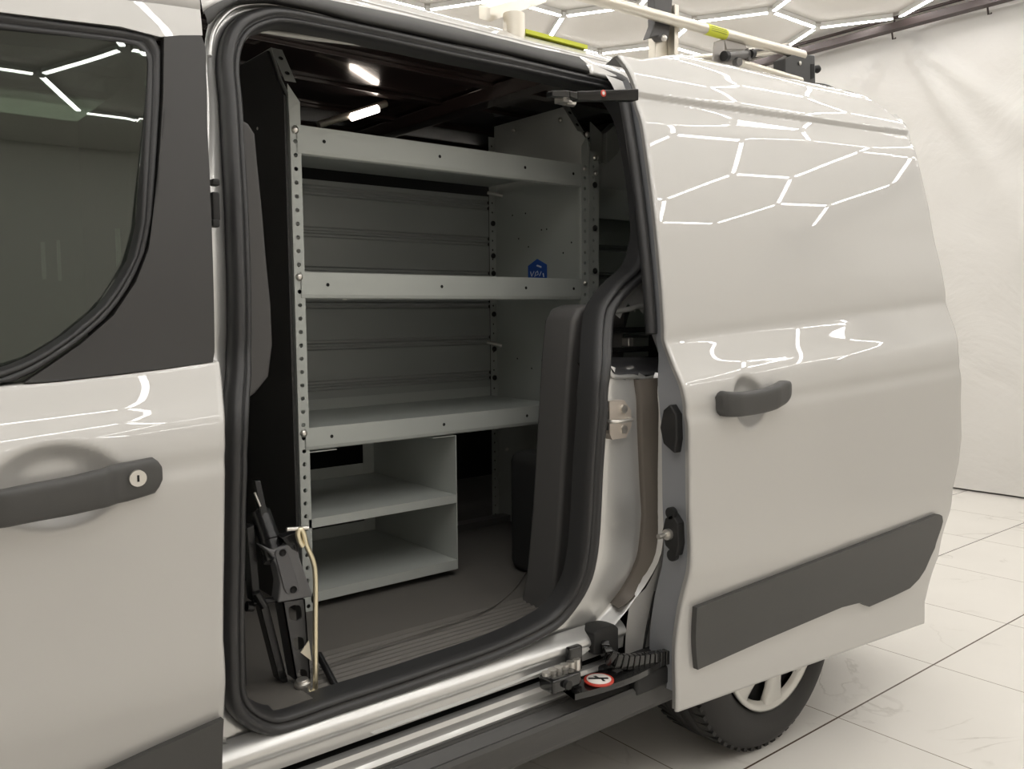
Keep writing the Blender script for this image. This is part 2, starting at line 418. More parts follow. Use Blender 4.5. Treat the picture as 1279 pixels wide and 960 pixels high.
#print('lead', [(round(a,3), round(b,3)) for a, b in lead])
lead = [(.25, 1.56), (1.14, 1.56), (1.72, max(1.56, lin(lead, 1.72))), (1.85, max(1.56, lin(lead, 1.72))+.004)]
Xf = lambda z: lin(lead, z)
rows = door_skin(Xf, lambda z: lin(rear_t, z), .25, lambda u: lin(top_t, Xf(1.8) + u * (xr_top + .01 - Xf(1.8))), OFF, DX, 170, 240,
                 dents=[((hc.x+hb.x)/2, (hc.z+hb.z)/2, .052, .062, .020)], ledge=lambda x: lin(led_t, x))
mb = MB(); mb.grid(rows, smooth=True)
T = .012
# hemmed edge: turn in all round, then the thick door body behind
def inset_y(r, dx, dy): return [Vector((p.x + dx, p.y + dy, p.z)) for p in r]
fr = rows[0]; rr = rows[-1]
mb2 = MB()
mb.grid([fr, inset_y(fr, -.004, .004), inset_y(fr, -.003, .010), inset_y(fr, .006, .014), inset_y(fr, .004, .022), inset_y(fr, .012, .028)], smooth=True)
mb.grid([rr, inset_y(rr, .003, .004), inset_y(rr, .001, .012), inset_y(rr, -.02, .02)], smooth=True)
bt = [r[0] for r in rows]; tp = [r[-1] for r in rows]
mb.grid([bt, [Vector((p.x, p.y+.010, p.z)) for p in bt], [Vector((p.x, p.y+.012, p.z+.03)) for p in bt]])
mb.grid([tp, [Vector((p.x, p.y+.02, p.z+.001)) for p in tp], [Vector((p.x, p.y+.05, p.z-.012)) for p in tp]])
sd = mb.build('sliding_door', PAINT, van, weld=True)
# inner structure of the door: front face, back face
mi_ = MB()
def thickness(z): return .085 if z < 1.13 else .035
zz = [.29 + k * (1.78 - .29) / 60 for k in range(61)]
f1 = [Vector((Xf(z) + .010, yb(Xf0 - DX, z) + OFF + .024, z)) for z in zz]
f2 = [Vector((Xf(z) + .012, yb(Xf0 - DX, z) + OFF + (.10 if z < 1.0 else .10 - .055*sm((z-1.0)/.13)), z)) for z in zz]
b2 = [Vector((lin(rear_t, z) - .03, yb(lin(rear_t, z) - DX, z) + OFF + .07 + hang(lin(rear_t, z), 1), z)) for z in zz]
b1 = [Vector((lin(rear_t, z) - .02, yb(lin(rear_t, z) - DX, z) + OFF + .018 + hang(lin(rear_t, z), 1), z)) for z in zz]
mi_.grid([f1, f2, b2, b1], smooth=False)
mi_.build('door_inner', mat('door_inner_grey', (.30,.31,.33), .45, .3), sd)
# black weather strip on the upper leading edge
ups = MB(); zs = [1.15 + k*.58/20 for k in range(21)]
ups.tube([(Xf(z) - .004, yb(Xf0-DX, z) + OFF + .045, z) for z in zs], .014, 8); ups.build('edge_seal', RUBBER, sd)
# latches on the leading face
for cz, hz in ((.93, .115), (.68, .10)):
    y0 = yb(Xf0 - DX, cz) + OFF
    m = MB(); pr = [(y0+.040, cz-hz/2), (y0+.075, cz-hz/2+.02), (y0+.085, cz), (y0+.075, cz+hz/2-.015), (y0+.055, cz+hz/2), (y0+.036, cz+hz*.3), (y0+.033, cz-hz*.2)]
    m.prism([(Xf0 - .012, y, z) for y, z in pr], (.03, 0, 0))
    if cz < .8:
        m.cyl((Xf0 - .012, y0+.06, cz+hz/2), (Xf0-.0, y0+.06, cz+hz/2), .014); m.cyl((Xf0-.012, y0+.055, cz-hz/2), (Xf0, y0+.055, cz-hz/2), .014)
        lo = m.build('latch', BLACKM, sd, bevel=.003)
        MB().cyl((Xf0-.05, y0+.062, cz), (Xf0-.01, y0+.062, cz), .006).cyl((Xf0-.022, y0+.062, cz), (Xf0-.012, y0+.062, cz), .013).build('guide_pin', ZINC, sd)
    else: m.build('latch', BLACKM, sd, bevel=.004)
# grey cladding
cl = xz([(865,757),(1000,705),(1100,667),(1160,643.5),(1167,641),(1171,643),(1172,650),(1170,658),(1162,683),(1150,710),(1142,722),(1131,733),(1110,743),(1080,756),(1074,753),(1069,751),(1059,751),(1045,757),(950,797),(866,834)], OFF, DX)
skinpoly(cl, OFF-.014, .03, DX).build('door_cladding', CLAD, sd, bevel=.006)
# pull handle
def handle(name, pts, r_h, r_d, off, xs, m, parent, flat=None):
    """bar along px points on the skin; half height list, depth list"""
    mb = MB(); rings = []
    C_ = crom([S(px, py, off, xs) for px, py in pts], 6)
    n = len(C_)
    for i, p in enumerate(C_):
        t = i / (n - 1); hh = lin(r_h, t); dd = lin(r_d, t); out = lin(flat, t) if flat else 0
        rings.append([Vector((p.x, p.y - out + dd * math.copysign(abs(math.sin(a))**.6, math.sin(a)), p.z + hh * math.copysign(abs(math.cos(a))**.6, math.cos(a)))) for a in [2*PI*k/20 for k in range(20)]])
    mb.grid(rings, smooth=True, closed=True)
    mb.add(rings[0], [list(range(20))]); mb.add(rings[-1], [list(range(20))])
    return mb.build(name, m, parent)
handle('door_handle', [(896,503),(905,504),(925,502),(945,498),(965,491),(982,485)], [(0,.018),(.05,.030),(.5,.029),(.85,.030),(1,.018)], [(0,.012),(.1,.016),(.9,.016),(1,.010)], OFF-.005, DX, CLAD, sd, [(0,.004),(.25,.026),(.7,.028),(1,.006)])

# ---------------- front door
fd_edge = tab([(.503,.25)] + xz([(278,893),(277,800),(278,700),(279,600),(279,540),(276,480),(272,442)]), 1)
#print('fd', fd_edge)
belt = xz([(0,483),(60,478),(130,470),(200,461),(272,450)]); belt_t = tab([(-.9, belt[0][1]-.07)] + belt, 0); print('belt', belt_t)
fh = S(70, 578, 0); fh2 = S(90, 640, 0)
XF = -.75
rowsf = door_skin(lambda z: XF, lambda z: lin(fd_edge, z), .30, lambda u: lin(belt_t, XF + u*(.515-XF)), 0, 0, 150, 150,
                  dents=[(fh.x, fh.z-.035, .085, .060, .020)])
mb = MB(); mb.grid(rowsf); rr = rowsf[-1]
mb.grid([rr, inset_y(rr, .004, .004), inset_y(rr, .003, .012), inset_y(rr, -.015, .02), inset_y(rr, -.02, .07)])
tp = [r[-1] for r in rowsf]; mb.grid([tp, [p + Vector((0, .03, .004)) for p in tp], [p + Vector((0, .05, -.02)) for p in tp]])
fd = mb.build('front_door', PAINT, van, weld=True)
handle('door_handle', [(-60,640),(-20,634),(30,624),(80,615),(120,606),(160,599),(200,590)], [(0,.02),(.1,.026),(.55,.028),(.8,.030),(.95,.028),(1,.012)], [(0,.010),(.1,.016),(.9,.014),(1,.008)], -.004, 0, CLAD, fd, [(0,.004),(.25,.030),(.68,.030),(.76,.012),(1,.004)])
k = S(172, 597, -.031)
MB().cyl((k.x, k.y+.02, k.z), (k.x, k.y-.003, k.z), .0125, 20).build('lock_cylinder', ZINC, fd)
MB().bb((k.x-.0015, k.y-.004, k.z-.005), (k.x+.0015, k.y-.002, k.z+.005)).build('keyhole', HOLE, fd)
cl = xz([(278,894),(200,928),(130,960)])
cl = [(XF, .44), (cl[2][0], cl[2][1]), (cl[1][0], cl[1][1]), (cl[0][0]-.003, cl[0][1]), (.500, .28), (XF, .28)]
skinpoly(cl, -.014, .04).build('door_cladding', CLAD, fd, bevel=.005)
# window: glass, rubber frame, black pillar cover, painted header
gl = xz([(0,36),(90,45),(150,52),(172,56),(183,64),(186,80),(184,150),(180,230),(178,280),(170,320),(152,355),(130,384),(95,415),(50,445),(0,466)])
fo = xz([(0,14),(90,27),(150,35),(192,42),(203,47),(203,62),(202,120),(197,200),(192,270),(184,310),(168,350),(140,392),(100,427),(60,455),(28,476)])
glp = [(XF, gl[0][1]-.01)] + gl + [(XF, gl[-1][1]-.06)]
skinpoly(glp, .036, .004, step=.08, kz=-.12).build('window_glass', GLASS, fd)
A_ = [(XF, gl[0][1]-.01)] + gl + [(XF, gl[-1][1]-.06)]; B_ = [(XF, fo[0][1]-.0)] + fo + [(XF, belt_t[0][1]+.01)]
def ringstrip(A, Bq, n, offs, mb=None, mi=0, xs=0.):
    A = resample([Vector((a[0], 0, a[1])) for a in A], n); Bq = resample([Vector((b[0], 0, b[1])) for b in Bq], n)
    rws = []
    for t, o in offs:
        r = []
        for p, q in zip(A, Bq):
            w = p.lerp(q, t); r.append(Vector((w.x, yb(w.x - xs, w.z) + o, w.z)))
        rws.append(r)
    return (mb or MB()).grid(rws, mi)
ringstrip(A_, B_, 90, [(0,.09),(0,.014),(.15,.008),(.45,.008),(.5,.014),(.55,.006),(.9,.004),(1,.012),(1,.05)]).build('window_frame', RUBBER, fd)
pc = xz([(205,46),(214,42),(252,45),(257,60),(259,160),(264,300),(268,440),(266,452),(200,461),(130,469),(60,477),(30,478),(62,457),(102,429),(142,394),(170,352),(186,311),(194,271),(199,200),(204,120)])
skinpoly(pc, .000, .02, step=.05).build('pillar_cover', BLACKP, fd, bevel=.003)
hd_ = xz([(0,15),(90,26),(150,33),(200,46),(225,44),(253,44),(250,12),(200,5),(155,0),(60,-12),(0,-18)])
hd_ = hd_ + [(XF, hd_[-1][1]), (XF, hd_[0][1]-.01)]
skinpoly(hd_, .0, .03, step=.02).build('door_header', PAINT, fd, bevel=.004)
# cab inside seen through the glass: seat with head restraint
def seat(x):
    m = MB()
    back = [(x-.05,.62),(x+.05,.60),(x+.20,1.18),(x+.12,1.24),(x+.03,1.20)]
    m.prism([(a, .42, b) for a, b in back], (0, .46, 0)); m.prism([(x-.5,.42,.55),(x,.42,.52),(x,.42,.66),(x-.5,.42,.68)], (0,.46,0))
    st = m.build('cab_seat', SEATM, van, bevel=.04)
    MB().box((x+.19, .65, 1.36), (.10, .27, .19), Matrix.Rotation(.15, 3, 'Y')).build('head_restraint', SEATM, st, bevel=.04)
    MB().cyl((x+.15, .59, 1.2), (x+.17, .59, 1.3), .006).cyl((x+.15, .71, 1.2), (x+.17, .71, 1.3), .006).build('restraint_post', ZINC, st)
seat(.02)
# ---------------- opening outline (outer edge of the rubber seal)
sealpx = [(275,130),(271,80),(277,47),(290,28),(310,17),(340,13),(400,24),(480,41),(560,59),(640,76),(700,90),(740,99),(762,110),(778,128),(790,150),(802,203),(812,283),(810,316),(799,346),(775,369),(759,390),(755,415),
          (751,470),(748,516),(743,579),(740,640),(735,694),(721,737),(696,772),(667,793),(612,819),(540,845),(480,866),(417,887),(358,908),(333,913),(312,908),(292,895),(280,877),(276,850),(275,800),(276,700),(278,600),(280,520),(284,450),(285,383),(282,265),(278,190)]
NS = 220
sp = [S(px, py, .055) for px, py in sealpx]; sp = resample(crom([Vector((p.x, 0, p.z)) for p in sp], 6, True), NS, True)
cenO = Vector((1.0, 0, 1.15))
def nrm(pts):
    out = []; n = len(pts)
    for i in range(n):
        t = (pts[(i+2) % n] - pts[(i-2) % n]).normalized(); q = Vector((t.z, 0, -t.x))
        if q.dot(cenO - pts[i]) < 0: q = -q
        out.append(q)
    return out
nr = nrm(sp)
def ring(ins, off):
    r = []
    for p, q in zip(sp, nr):
        w = p + q * ins; r.append(Vector((w.x, yb(w.x, w.z) + off, w.z)))
    return r
MB().grid([ring(-.002,.064), ring(-.001,.034), ring(.004,.022), ring(.012,.017), ring(.019,.022), ring(.022,.034), ring(.024,.030), ring(.029,.028), ring(.034,.034), ring(.037,.05), ring(.038,.09)], closed=False).grid([[r[-1], r[0]] for r in (ring(-.002,.064), ring(-.001,.034), ring(.004,.022), ring(.012,.017), ring(.019,.022), ring(.022,.034), ring(.024,.030), ring(.029,.028), ring(.034,.034), ring(.037,.05), ring(.038,.09))]).build('door_seal', RUBBER, van, weld=True)
# painted jamb round the seal: rays outwards to the edge of the door aperture
outpx = [(262,160),(259,60),(262,36),(273,18),(295,5),(320,0),(345,3),(400,14),(520,41),(680,73),(750,90),(780,102),(800,112),(818,125)]
outp = [(lambda p: (p.x, p.z))(S(px, py, .03)) for px, py in outpx]
low = [(lambda p: (p.x, p.z))(S(px, py, .05)) for px, py in [(806,480),(808,560),(808,640),(803,694),(786,729),(748,766),(721,800),(640,832),(560,862),(480,887),(417,911),(370,927),(333,931),(300,922),(262,916)]]
poly = outp + [(1.66,1.62),(1.665,1.18)] + low + [(.462,.50),(.470,.60),(.485,.9),(.495,1.14)]
#print('outer', [(round(a,2), round(b,2)) for a, b in poly])
def hit(p, q):
    best = None
    for (x1, z1), (x2, z2) in zip(poly, poly[1:] + poly[:1]):
        dx, dz = x2-x1, z2-z1; den = q.x*dz - q.z*dx
        if abs(den) < 1e-9: continue
        t = ((x1-p.x)*dz - (z1-p.z)*dx) / den; s = ((x1-p.x)*q.z - (z1-p.z)*q.x) / den
        if t > .001 and -1e-6 <= s <= 1+1e-6 and (best is None or t < best): best = t
    return best
dist = []
for p, q in zip(sp, nr):
    h = hit(p, -q); dist.append(min(h if h else .03, .32))
for _ in range(6): dist = [(dist[i-1] + 2*dist[i] + dist[(i+1) % NS]) / 4 for i in range(NS)]
def jring(t, off, extra=0):
    r = []
    for p, q, d in zip(sp, nr, dist):
        o2, e2 = (off, extra) if not (off < .033 and p.x < .80 and p.z < .62) else (.033, .002)
        w = p - q * (d * t + e2); r.append(Vector((w.x, yb(w.x, w.z) + o2, w.z)))
    return r
jr = [jring(0,.075,-.004), jring(0,.058,.002), jring(.25,.052), jring(.5,.050), jring(.75,.048), jring(.92,.044), jring(.97,.046), jring(1,.040), jring(1,.034,.003), jring(1,.012,.010), jring(1,.004,.014)]
pocket = [(lambda p: (p.x, p.z))(S(px, py, .05)) for px, py in [(760,392),(790,384),(850,380),(850,466),(800,470),(768,468),(759,455),(756,430)]]
mbj = MB()
NR = len(jr); vs = [p for r in jr for p in r]; fs = []
for i in range(NR-1):
    for jn in range(NS):
        f = (i*NS+jn, i*NS+(jn+1) % NS, (i+1)*NS+(jn+1) % NS, (i+1)*NS+jn)
        c = sum((vs[a] for a in f), Vector())/4
        if inpoly(c.x, c.z, pocket): continue
        fs.append(f)
mbj.add(vs, fs, 0, True); mbj.build('door_aperture', JAMB, van)
# recess for the waist track: dark pocket with pressed lip
pk = pocket; m = MB()
m.grid([[Vector((x, yb(x, z)+o, z)) for x, z in pk] for o in (.045, .16)], closed=True, smooth=False)
m.prism([(x, .30, z) for x, z in pk], (0, .01, 0)); pko = m.build('track_recess', BLACKM, van)
m = MB()
cxk = sum(p[0] for p in pk)/len(pk)
zmid = S(800, 425, .1).z
m.bb((1.50, .15, zmid+.020), (1.75, .17, zmid+.034)).bb((1.50, .15, zmid-.030), (1.75, .18, zmid-.016)).bb((1.48,.16,zmid-.05),(1.75,.17,zmid-.044))
m.build('track_rail', BLACKG, pko, bevel=.003)
q = S(783, 427, .13); MB().box((q.x, q.y, q.z), (.018, .03, .022)).build('end_stop', ZINC, pko, bevel=.002)
m = MB(); lipp = [S(px, py, .046) for px, py in [(757,415),(757,440),(760,460),(768,470),(790,470),(805,473),(830,464),(836,440)]]
m.tube(crom(lipp, 5), .006, 8)
m.tube(crom([S(px, py, .044) for px, py in [(768,388),(785,386),(800,382),(835,384)]], 5), .007, 8); m.build('recess_lip', JAMB, pko)
# moulded ramp at the foot of the recess
m = MB(); rws = []
for k in range(9):
    t = k/8; rws.append([S(759 + 75*s/10 - 3*t, 468 - 22*t + 0*s, .05 + .07*sm(t)) for s in range(11)])
m.grid(rws); m.build('recess_ramp', mat('ramp_grey', (.10,.10,.105), .35, .4, .5), pko)
# dark stone-chip face on the outer side of the rear jamb
PA = xz([(797,474),(800,520),(802,580),(805,640),(800,692),(790,718),(775,742),(765,754)], .035); PB = xz([(832,470),(832,520),(831,580),(830,640),(822,690),(804,728),(782,750),(769,758)], .020)
ringstrip(PA, PB, 30, [(0,.055),(0,.038),(.1,.034),(.9,.012),(1,.008),(1,.03)]).build('pillar_face', mat('stone_chip_brown', (.115, .10, .085), .5, .2), van)
# striker on the rear jamb
q = S(770, 523, .045); st = MB()
prf = [(q.x-.036, q.z+.045), (q.x+.012, q.z+.045), (q.x+.034, q.z+.02), (q.x+.036, q.z-.018), (q.x+.016, q.z-.045), (q.x-.03, q.z-.045), (q.x-.038,q.z-.03)]
skinpoly(prf, .030, .02, step=.1, mb=st); sto = st.build('door_striker', STRIKE, van, bevel=.003)
yk = yb(q.x, q.z)
MB().cyl((q.x+.008, yk+.040, q.z+.024), (q.x+.008, yk+.026, q.z+.024), .011, 6).cyl((q.x+.008, yk+.040, q.z-.024), (q.x+.008, yk+.026, q.z-.024), .011, 6).build('bolt', ZINC, sto)
MB().tube(crom([(q.x+.022, yk+.04, q.z), (q.x+.02, yk+.012, q.z), (q.x-.02, yk+.006, q.z), (q.x-.045, yk+.012, q.z), (q.x-.046, yk+.05, q.z)], 5), .0045, 8).build('striker_loop', ZINC, sto)
MB().bb((q.x-.048, yk+.034, q.z-.022), (q.x-.032, yk+.05, q.z+.022)).build('catch_slot', BLACKM, sto)

# side panel behind the aperture, roof, tail, far side
def arch(x, z): return math.hypot(x - 2.0, z - .33) < .36
m = MB(); rws = []
XE = 2.90
zsr = [.27 + k*(1.88-.27)/80 for k in range(81)]
xs_ = [1.60 + (XE-1.60)*k/60 for k in range(61)]
vs = []; fs = []
lowx = sorted([(b, a) for a, b in low[:7]])
def left_edge(z): return 1.665 if z > 1.18 else max(1.50, lin(lowx, z) + .012) if z > .36 else 1.50
for z in zsr:
    for k in range(61):
        x = left_edge(z) + (XE - left_edge(z)) * k/60
        taper = .06 * sm((x-2.5)/.4)
        vs.append(Vector((x, yb(x, z) + .004 + taper, z)))
for i in range(80):
    for k in range(60):
        f = (i*61+k, i*61+k+1, (i+1)*61+k+1, (i+1)*61+k); c = sum((vs[a] for a in f), Vector())/4
        if not arch(c.x, c.z): fs.append(f)
m.add(vs, fs, 0, True)
# arch liner
al = [Vector((2.0 + .365*math.cos(a), 0, .33 + .365*math.sin(a))) for a in [PI*1.05 - PI*1.1*k/24 for k in range(25)]]
m.build('rear_side_panel', PAINT, van)
MB().grid([[Vector((p.x, y, p.z)) for p in al] for y in (.03, .3)]).grid([[Vector((p.x, .3, p.z)), Vector((p.x, .3, .3))] for p in al]).build('wheel_arch_liner', BLACKM, van)
for px, h_, w_ in ((52,.045,.006),(72,.05,.005),(145,.055,.008)):  # pale plates coloured as slits of light seen through the cab glass
    q = P(px, 325 if px < 100 else 312, 1, 1.0); MB().bb((q.x, 1.0, q.z-h_), (q.x+w_*1.5, 1.004, q.z+h_)).build('light_slit_plate', mat('pale_light_slit', (.9,.9,.85), .5), van)
# vertical swage near the fuel side of the panel
m = MB(); m.tube([S(px, py, .004) for px, py in [(818,738),(812,765),(806,795),(802,825)]], .004, 6); m.build('panel_gap', BLACKM, van)
# roof: painted skin from the gutter over to the far side
m = MB()
roofprof = [(1.875,.322),(1.905,.365),(1.925,.415),(1.94,.50),(1.95,.70),(1.952,.90)]
pr = [(y, z) for z, y in roofprof] + [(1.80 - y, z) for z, y in reversed(roofprof[:-1])]
pr = [(p.x, p.y) for p in crom([Vector((a, b, 0)) for a, b in pr], 4)]
m.grid([[Vector((x, y + (.05*sm((x-2.5)/.4) if y < .9 else -.05*sm((x-2.5)/.4)), z - .08*sm((.1-x)/.9) - .03*sm((x-2.3)/.6)**2)) for y, z in pr] for x in [-1.0 + 3.88*k/50 for k in range(51)]])
m.build('roof', PAINT, van, solid=.004)
# black gutter strip over the aperture and painted band above it
up = xz([(253,14),(268,4),(285,-3),(340,-14),(448,7),(500,18),(560,32),(672,60),(720,70),(748,77),(773,86),(783,97)], .006)
lo_ = xz([(258,34),(263,30),(273,16),(295,3),(340,1),(400,13),(448,26),(500,37),(560,50),(640,67),(700,82),(748,94),(779,105)], .012)
MB().tube(crom([S(px, py, .036) for px, py in [(262,70),(265,45),(276,24),(298,8),(340,5.5),(400,18),(448,30),(500,41),(560,54),(640,71),(700,86),(748,98),(768,108),(784,122),(795,145),(800,170)]], 5), .0045, 8).build('aperture_bead', JAMB, van)
ringstrip(lo_, up, 60, [(0,.03),(0,.012),(.1,.004),(.5,.000),(.93,.002),(1,.010),(1.02,.03)]).build('gutter_strip', BLACKP, van)
#print('up', [(round(a,3), round(b,3)) for a, b in up])
up_ = up + [(1.60, up[-1][1]-.01), (2.88, 1.80)]
ringstrip([(x, z-.006) for x, z in up_], [(x, 1.878) for x, z in up_], 90, [(0,.02),(0,.006),(.2,.002),(.5,.0),(1,.0)]).build('roof_edge', PAINT, van)
fb = xz([(156,0),(200,7),(252,12)]) ; ringstrip([(XF, fb[0][1]), *fb], [(XF, 1.878), (.2,1.878), (.4,1.878), (.60,1.878)], 20, [(0,.03),(.02,.006),(.3,.0),(.6,.0),(1,.0)]).build('roof_side', PAINT, van)
# tail and far side walls, cab front
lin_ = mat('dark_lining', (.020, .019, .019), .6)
m = MB()
for y0, y1, z0, z1 in ((.10,1.72,.30,1.05),(.10,.34,1.05,1.80),(1.48,1.72,1.05,1.80),(.34,1.48,1.74,1.80),(.88,.94,1.05,1.74)): m.bb((2.84, y0, z0), (2.90, y1, z1))  # window openings added in the unseen tail to light the second shelving unit
rd = m.build('rear_doors', PAINT, van)
for y0, y1 in ((.34,.88),(.94,1.48)): MB().bb((2.865, y0, 1.05), (2.87, y1, 1.74)).build('added_rear_window', GLASS, rd)
m = MB(); m.bb((-.95, 1.72, .28), (2.88, 1.80, 1.80)).build('passenger_side', PAINT, van)
m = MB(); m.bb((-.95, .10, .25), (2.86, 1.72, .44)).build('underbody', BLACKM, van)
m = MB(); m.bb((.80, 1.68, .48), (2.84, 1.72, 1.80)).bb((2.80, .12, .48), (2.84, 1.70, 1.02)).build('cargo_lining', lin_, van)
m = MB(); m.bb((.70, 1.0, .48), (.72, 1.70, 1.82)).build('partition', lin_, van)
m = MB().prism([(.886, y, z) for y, z in [(.546,.482),(.546,1.71),(.58,1.75),(.63,1.83),(1.62,1.84),(1.62,.482)]], (.006,0,0))  # thin black sheet added over the left end panel's outer face
bk = m.build('black_end_sheet', lin_, van)
for yy, zz_ in ((.80,1.60),(.70,1.66),(.74,1.47),(.74,1.44),(.69,1.35)):
    MB().lathe([(0,.002),(.0035,.001),(.004,0)], (.886, yy, zz_), (-1,0,0), 8).build('screw', ZINC, bk)
m = MB(); m.bb((-.95, 1.66, .3), (.70, 1.71, 1.82)).bb((-.93,.2,.44),(.45,1.70,.50)).build('cab_lining', CABM, van)
# painted roof inside with pressed ribs, cross bow and glowing strip
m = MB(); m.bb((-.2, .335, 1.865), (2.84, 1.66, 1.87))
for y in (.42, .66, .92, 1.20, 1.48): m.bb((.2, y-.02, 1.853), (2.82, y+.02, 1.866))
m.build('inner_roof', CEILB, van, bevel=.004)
m = MB()
for x in (1.62, 2.25): m.prism([(x-.05, .34, 1.86), (x-.03, .34, 1.825), (x+.03, .34, 1.825), (x+.05, .34, 1.86)], (0, 1.30, 0))
m.build('roof_bow', CEILB, van, bevel=.004)
MB().bb((.40,.335,1.80),(1.72,.36,1.87)).build('cant_rail', BLACKM, van)
# thin pale edge of the headlining under the seal
tp_ = [(lambda p: p)(S(px, py, .085)) for px, py in [(306,37),(330,36),(380,42),(450,51),(520,60)]]
bt_ = [(lambda p: p)(S(px, py, .085)) for px, py in [(306,38.5),(330,41),(380,49),(450,57),(520,62)]]
MB().grid([tp_, bt_]).build('headlining_edge', mat('headlining_grey', (.5,.5,.47), .7), van, solid=.004)
dm = P(452, 133, 1, 1.02)
ld = thing('roof_glow', 'small glowing strip under the van roof above the top shelf', 'lamp', (dm.x, dm.y, dm.z))
D.objects.remove(ld)
a_, b_ = P(398, 156, 1, .98), P(482, 129, 1, .98)
holder = MB().tube([a_, b_], .011, 8).build('glow_strip_holder', ALU, van)
a2, b2 = a_.lerp(b_, .45) + Vector((0, -.008, -.008)), a_.lerp(b_, .85) + Vector((0, -.008, -.008))
MB().tube([a2, b2], .012, 10).build('glow_strip', GLOW, holder)  # warm emissive strip added on a metal tube under the roof

# ---------------- inside: floor, step ridges, pillar trims
m = MB()
# floor falls to the sill at the door with fine ridges along the van
prof = [(.095,.452),(.105,.462)]
y = .12
while y < .262:
    prof += [(y, .464 + (y-.12)*.06), (y+.005, .468 + (y-.12)*.06), (y+.010, .468 + (y-.12)*.06), (y+.014, .464 + (y-.12)*.06)]; y += .0175
prof += [(.27,.474),(.285,.480),(.60,.481),(1.69,.481),(1.69,.44)]
def flo_y(x, y): return y
m.bb((.50,.092,.44),(.70,.62,.4805))
xs2 = [.70, .8, 1.0, 1.2, 1.3, 1.36, 1.40, 1.44, 2.82]
m.grid([[Vector((x, yy, z)) for yy, z in prof] for x in xs2], smooth=False)
flo = m.build('cargo_floor', FLOORL, van)
# curved moulding line where the step mat ends
cv = crom([P(px, py, 2, .482) for px, py in [(400,833),(480,805),(560,779),(612,759),(640,738),(655,718),(663,703)]], 6)
MB().tube(cv, .0022, 6).build('mat_edge', FLOORL, flo)
# rear quarter trim
inn = [(lambda p: (p.x, p.z))(P(px, py, 1, .18)) for px, py in [(735,380),(722,385),(714,400),(710,440),(707,490),(703,560),(698,640),(694,690),(690,730)]]
outr = [(1.66, inn[0][1]), (1.60, .46)]
pl = inn + [(inn[-1][0]-.02,.46), (1.62, .46), (1.64, inn[0][1])]
MB().prism([(x, .175, z) for x, z in pl], (0, .11, 0)).build('quarter_trim', TRIMG, van, bevel=.012)
m = MB(); m.bb((1.50,.26,.48),(1.80,.50,.82)).build('wheel_box', BLACKM, van, bevel=.03)
D.objects['wheel_box'].name = 'wheel_housing'
# front pillar trim (speckled grey) and the black behind it
pt_ = [(lambda p: (p.x, p.z))(P(px, py, 1, .27)) for px, py in [(284,143),(296,147),(309,155),(317,168),(320,200),(327,270),(331,320),(337,380),(339,430),(334,470),(318,490),(305,500),(296,512),(284,520)]]
MB().prism([(x, .26, z) for x, z in [(.56,pt_[0][1])] + pt_ + [(.56, pt_[-1][1])]], (0, .05, 0)).build('front_pillar_trim', TRIMG, van, bevel=.008)
MB().bb((.50,.14,.50),(.60,.33,.66)).build('pillar_base_trim', BLACKM, van, bevel=.02)
m = MB(); m.tube(crom([(.553,.115,1.0),(.55,.118,.93),(.552,.12,.85),(.556,.12,.70)], 5), .006, 8); m.box((.553,.112,.935),(.03,.018,.016)); m.build('wiring_clip', BLACKM, van)

# ---------------- sill, lower track, skirt
def extr(prof, x0, x1, name, mt, parent=None, n=2, smooth=False, flip=False):
    m = MB(); m.grid([[Vector((x0 + (x1-x0)*k/(n-1), y, z)) for y, z in prof] for k in range(n)], smooth=smooth)
    return m.build(name, mt, parent or van)
sp1 = [(p.x, p.y) for p in crom([Vector((a, b, 0)) for a, b in [(.075,.462),(.058,.452),(.044,.440),(.040,.428),(.048,.416),(.050,.400),(.052,.388)]], 5)]
extr(sp1, .45, 1.50, 'sill_panel', JAMB, smooth=True)
extr([(.052,.389),(.085,.387),(.085,.372),(.046,.370)], .60, 1.50, 'lower_track', BLACKM)
extr([(.060,.372),(.040,.371),(.036,.362),(.038,.345),(.034,.340),(.030,.343),(.027,.339),(.030,.332)], .45, 1.47, 'sill_lip', JAMB, smooth=False)
extr([(.040,.334),(.020,.330),(.010,.334),(.004,.330),(-.012,.318),(-.020,.320),(-.026,.312),(-.027,.300),(-.022,.262),(-.012,.246),(.03,.240),(.10,.238)], .50, 1.70, 'side_skirt', mat('skirt_plastic', (.05,.049,.047), .42))
# ribbed silver end of the lower track
m = MB()
for i in range(6):
    q = P(684 + i*7.5, 846 - i*3.3, 1, .012); m.cyl((q.x, .016, q.z - .012), (q.x, .016, q.z + .012), .010, 10)
m.build('track_fingers', ZINC, van)
# roller carriage and hinge arm to the door
q = P(716, 842, 1, .0)
rc = MB().box((q.x-.035, .005, q.z-.004), (.085, .05, .032)).box((q.x+.03, .03, q.z+.02), (.04, .02, .06)).build('roller_carriage', BLACKG, van, bevel=.006)
MB().cyl((q.x-.04, -.03, q.z-.004), (q.x-.04, -.018, q.z-.004), .010).build('roller', BLACKM, rc)
arm = crom([(1.27, .005, .352), (1.33, -.006, .352), (1.40, -.012, .352), (1.48, -.005, .350), (1.62, .02, .352)], 3)
m = MB()
rr_ = []
for i in range(len(arm)):
    a, b = arm[max(0, i-1)], arm[min(len(arm)-1, i+1)]; d = (b-a).normalized(); w = Vector((-d.y, d.x, 0)) * .036; p = arm[i]; up_v = Vector((0, 0, .014))
    rr_.append([p-w, p+w, p+w+up_v, p-w+up_v])
m.grid(rr_, smooth=False, closed=True)
arm_o = m.build('hinge_arm', BLACKG, van)
MB().bb((1.46,-.03,.30),(1.66,.02,.348)).bb((1.40,.02,.30),(1.66,.06,.37)).build('arm_bracket', BLACKM, van, bevel=.008)
